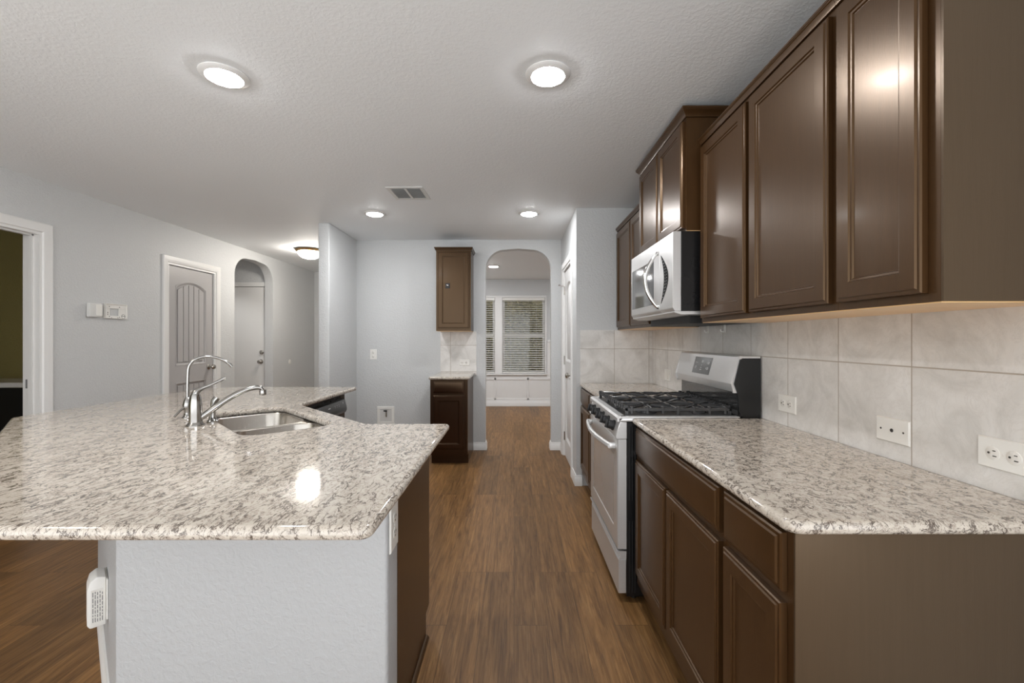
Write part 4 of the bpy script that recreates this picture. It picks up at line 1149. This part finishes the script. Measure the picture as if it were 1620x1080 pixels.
for k in range(2):
    o_ = Vector(fa) + dv * (0.03 + k * (L_ / 2 - 0.01))
    MB().panel((o_.x + s2 * 0.0006, o_.y + s2 * 0.0006, 0.13), (dv.x, dv.y, 0), (0, 0, 1), (s2, s2, 0), L_ / 2 - 0.05, 0.72, door_rings(0.05)).build('door', M['cab'], sb, world=True, sharp=20)
ep = MB().box(-2.0345, -1.345, 3.412, 3.50, 0.0, CB - 0.0006)
tag(ep.build('end_panel', M['cab']), 'brown panel closing the far end of the island beside the dishwasher', 'panel')
# dishwasher
dw = thing('dishwasher', 'black dishwasher with curved control strip under the far island arm', 'dishwasher', (-1.6, 3.1, 0))
MB().box(-1.95, -1.345, 2.80, 3.408, 0.0, 0.868, 0.003).build('body', M['black'], dw, world=True)
MB().prism([(-1.3445, 0.11), (-1.318, 0.11), (-1.316, 0.70), (-1.3445, 0.70)], 'y', 2.803, 3.405, 0.003, 2).build('door', M['dwgrey'], dw, world=True)
cs = MB().prism([(-1.3445, 0.722), (-1.300, 0.728), (-1.2895, 0.748), (-1.291, 0.770), (-1.306, 0.828), (-1.3445, 0.832)], 'y', 2.803, 3.405, 0.002, 2).build('control_strip', M['dwgrey'], dw, world=True)
sd = (Vector((-1.306, 0, 0.828)) - Vector((-1.291, 0, 0.770))).normalized(); so = Vector((-1.291, 0, 0.770)); wn_ = Vector((sd.z, 0, -sd.x))
for y, vv, wy, hh in ((3.10, 0.03, 0.035, 0.006), (3.20, 0.034, 0.006, 0.004), (3.235, 0.034, 0.006, 0.004), (3.27, 0.034, 0.006, 0.004), (3.35, 0.038, 0.006, 0.012), (3.20, 0.022, 0.005, 0.003), (3.235, 0.022, 0.005, 0.003), (3.27, 0.022, 0.005, 0.003)):
    q = MB().box(-wy / 2, wy / 2, -hh / 2, hh / 2, 0, 0.0006); q.xf(basis(so + Vector((0, y, 0)) + sd * vv + wn_ * 0.0006, (0, 1, 0), sd, wn_)); q.build('button_mark', M['ink'], cs, world=True)

# ------------------------------------------------------------------ small wall things
def plate_box(w, h, t=0.006):
    return MB().panel((-w / 2, 0, -h / 2), (1, 0, 0), (0, 0, 1), (0, -1, 0), w, h, [(0, 0.0003), (0, t * 0.45), (0.003, t), (0.006, t)])
def duplex(root, horizontal):
    for s in (-1, 1):
        c = (s * 0.024, 0) if horizontal else (0, s * 0.024)
        rc = MB().lathe([(0.017, 0.004), (0.017, 0.0072), (0.016, 0.0078), (0, 0.0078)], (c[0], 0, c[1]), (0, -1, 0), 24)
        ro = rc.build('receptacle', M['outletface'], root)
        slt = MB()
        for sgn, ln in ((-1, 0.009), (1, 0.007)):
            if horizontal: slt.box(c[0] + 0.001, c[0] + 0.001 + ln, -0.0084, -0.0076, c[1] + sgn * 0.0065 - 0.0011, c[1] + sgn * 0.0065 + 0.0011)
            else: slt.box(c[0] + sgn * 0.0065 - 0.0011, c[0] + sgn * 0.0065 + 0.0011, -0.0084, -0.0076, c[1] + 0.001, c[1] + 0.001 + ln)
        g = (c[0] - 0.0085, c[1]) if horizontal else (c[0], c[1] - 0.0085)
        slt.cyl((g[0], -0.0076, g[1]), (g[0], -0.0084, g[1]), 0.0028, seg=10)
        slt.build('slots', M['slot'], ro)
def outlet(label, loc, rotz, horizontal=True, w=0.124, h=0.078, kind='duplex'):
    t = thing('wall_outlet', label, 'outlet' if kind == 'duplex' else 'wall plate', loc, rotz)
    if kind != 'duplex': t.name = 'wall_plate'
    (plate_box(w, h) if horizontal else plate_box(h, w)).build('plate', M['white'], t)
    if kind == 'duplex':
        duplex(t, horizontal)
        MB().lathe([(0.003, 0.005), (0.003, 0.0068), (0, 0.007)], (0, 0, 0), (0, -1, 0), 12).build('screw', M['outletface'], t)
    elif kind == 'jack':
        for sx in (-0.042, 0.042): MB().lathe([(0.0032, 0.005), (0.0032, 0.0068), (0, 0.0072)], (sx, 0, 0), (0, -1, 0), 12).build('screw', M['slot'], t)
        MB().lathe([(0.0062, 0.005), (0.0062, 0.0075), (0.004, 0.0078), (0.0038, 0.0068), (0.0015, 0.0068), (0, 0.0068)], (0.0, 0, 0), (0, -1, 0), 6).build('jack', M['slot'], t)
    elif kind == 'rocker':
        MB().box(-0.017, 0.017, -0.0095, -0.005, -0.033, 0.033, 0.002).build('rocker', M['outletface'], t)
    return t
XT = RX - 0.011
outlet('white horizontal outlet on the tile nearest the range', (XT, 1.958, 1.003), R90)
outlet('white blank wall plate with one centre jack on the tile backsplash', (XT, 1.412, 0.998), R90, kind='jack')
outlet('white horizontal outlet on the tile at the right edge of view', (XT, 1.090, 1.002), R90)
outlet('white switch plate on the tile beyond the range', (XT, 3.482, 1.007), R90, True, 0.125, 0.09, kind='rocker')
outlet('white upright outlet on the back wall above the water box', (-1.635, BY, 1.113), 0.0, False, 0.118, 0.078)
outlet('white horizontal outlet on the small tile splash left of the arch', (-0.575, BY - 0.0105, 1.021), 0.0, True, 0.118, 0.07)
outlet('white upright outlet on the aisle side of the island half wall', (-0.38, 1.383, 0.708), PI / 2, False, 0.148, 0.082)

wb = thing('water_supply_box', 'white recessed water supply box low on the back wall', 'box', (-1.49, BY, 0.30))
fr = MB()
for (x0, x1, z0, z1) in ((-0.1, 0.1, 0.175, 0.21), (-0.1, 0.1, 0.0, 0.032), (-0.1, -0.068, 0.032, 0.175), (0.068, 0.1, 0.032, 0.175)): fr.box(x0, x1, -0.010, -0.0005, z0, z1, 0.002)
fr.build('frame', M['white'], wb)
MB().box(-0.068, 0.068, -0.003, -0.0005, 0.032, 0.175).build('back_plate', M['offwhite'], wb)
MB().cyl((0.01, -0.004, 0.155), (0.01, -0.03, 0.155), 0.009, seg=12).cyl((0.01, -0.022, 0.16), (0.01, -0.022, 0.09), 0.008, seg=12).build('valve', M['nickel'], wb)
MB().box(-0.018, 0.02, -0.036, -0.028, 0.152, 0.168, 0.003).build('valve_handle', M['blackmatte'], wb)

# left wall boxes
tb1 = thing('doorbell_chime', 'plain white square box on the left wall, left of the open bracket', 'wall box', (LX, 3.585, 1.47), PI / 2)
MB().box(-0.054, 0.052, -0.034, -0.0005, 0.0, 0.112, 0.006, 2).build('case', M['offwhite'], tb1)
MB().box(-0.006, 0.050, -0.037, -0.0335, 0.012, 0.102, 0.003).build('cover', M['white'], tb1)
kb2 = thing('mounting_bracket', 'white open keypad backplate with holes on the left wall', 'bracket', (LX, 3.783, 1.466), PI / 2)
pb = MB(); w2, h2 = 0.103, 0.125
pb.box(-w2, w2, -0.012, -0.0005, 0, 0.024, 0.002).box(-w2, w2, -0.012, -0.0005, h2 - 0.04, h2, 0.002).box(-w2, -0.052, -0.012, -0.0005, 0.024, h2 - 0.04, 0.002).box(0.034, w2, -0.012, -0.0005, 0.024, h2 - 0.04, 0.002)
for (x0, x1, z0, z1) in ((-w2, w2, 0, 0.005), (-w2, w2, h2 - 0.005, h2), (-w2, -w2 + 0.005, 0.005, h2 - 0.005), (w2 - 0.005, w2, 0.005, h2 - 0.005)): pb.box(x0, x1, -0.022, -0.011, z0, z1, 0.001)
pb.build('backplate', M['white'], kb2)
for x, z in ((-0.06, 0.1), (0.035, 0.1), (-0.06, 0.016), (0.036, 0.014), (-0.075, 0.05), (-0.075, 0.035), (-0.04, 0.006), (0.02, 0.008)): MB().cyl((x, -0.0118, z), (x, -0.0128, z), 0.004, seg=10).build('hole', M['slot'], kb2)
MB().lathe([(0.018, 0.0118), (0.018, 0.0128), (0.0155, 0.0128), (0.0155, 0.0118)], (0.072, 0, 0.022), (0, -1, 0), 20).build('ring', M['slot'], kb2)
MB().box(-0.052, -0.044, -0.004, -0.0006, 0.026, 0.084).build('slot', M['slot'], kb2)
rc = MB().lathe([(0.036, 0.0), (0.036, 0.004), (0.030, 0.007), (0.0, 0.008)], (LX, 6.74, 0.946), (1, 0, 0), 28)
tag(rc.build('round_cover_plate', M['white']), 'small round white cover plate on the hall wall past the arch', 'wall plate')

# hooks under the wall cabinets
for k, (y, lab) in enumerate(((2.76, 'small white hook on the tile, the farther of two above the range'), (2.545, 'small white hook on the tile, the nearer of two above the range'))):
    h_ = thing('wall_hook', lab, 'hook', (XT, y, 1.325), R90, 'white hooks above the range')
    MB().box(-0.012, 0.012, -0.004, -0.0004, 0.0, 0.05, 0.002).build('plate', M['white'], h_)
    MB().tube([(0, -0.004, 0.012), (0, -0.014, 0.006), (0, -0.022, 0.010), (0, -0.024, 0.022)], 0.004, 8).build('prong', M['white'], h_)

# plug-in unit on the island's diagonal face
tt = 0.30
px_, py_ = -1.197 - tt * 1.0, 1.324 + tt * 1.0
pu = thing('plug_in_device', 'white plug-in box with a printed label low on the island wall', 'device', (px_, py_, 0.265), -PI / 4)
MB().box(-0.06, 0.06, -0.006, -0.0005, 0.02, 0.165, 0.002).build('outlet_plate', M['white'], pu)
bd = MB().prism([(-0.0065, 0.0), (-0.048, 0.0), (-0.056, 0.012), (-0.056, 0.135), (-0.048, 0.165), (-0.030, 0.178), (-0.0065, 0.172)], 'x', -0.045, 0.048, 0.004, 2)
bdo = bd.build('case', M['white'], pu)
lb = MB().box(0.0478, 0.0484, -0.046, -0.014, 0.014, 0.135).build('label', M['outletface'], pu)
ln = MB()
for k in range(5):
    y = -0.042 + k * 0.0062
    z = 0.02
    while z < 0.125:
        L2 = random.uniform(0.006, 0.02)
        ln.box(0.0484, 0.0487, y, y + 0.0022, z, min(z + L2, 0.128)); z += L2 + 0.004
ln.build('label_print', M['greyink'], lb)
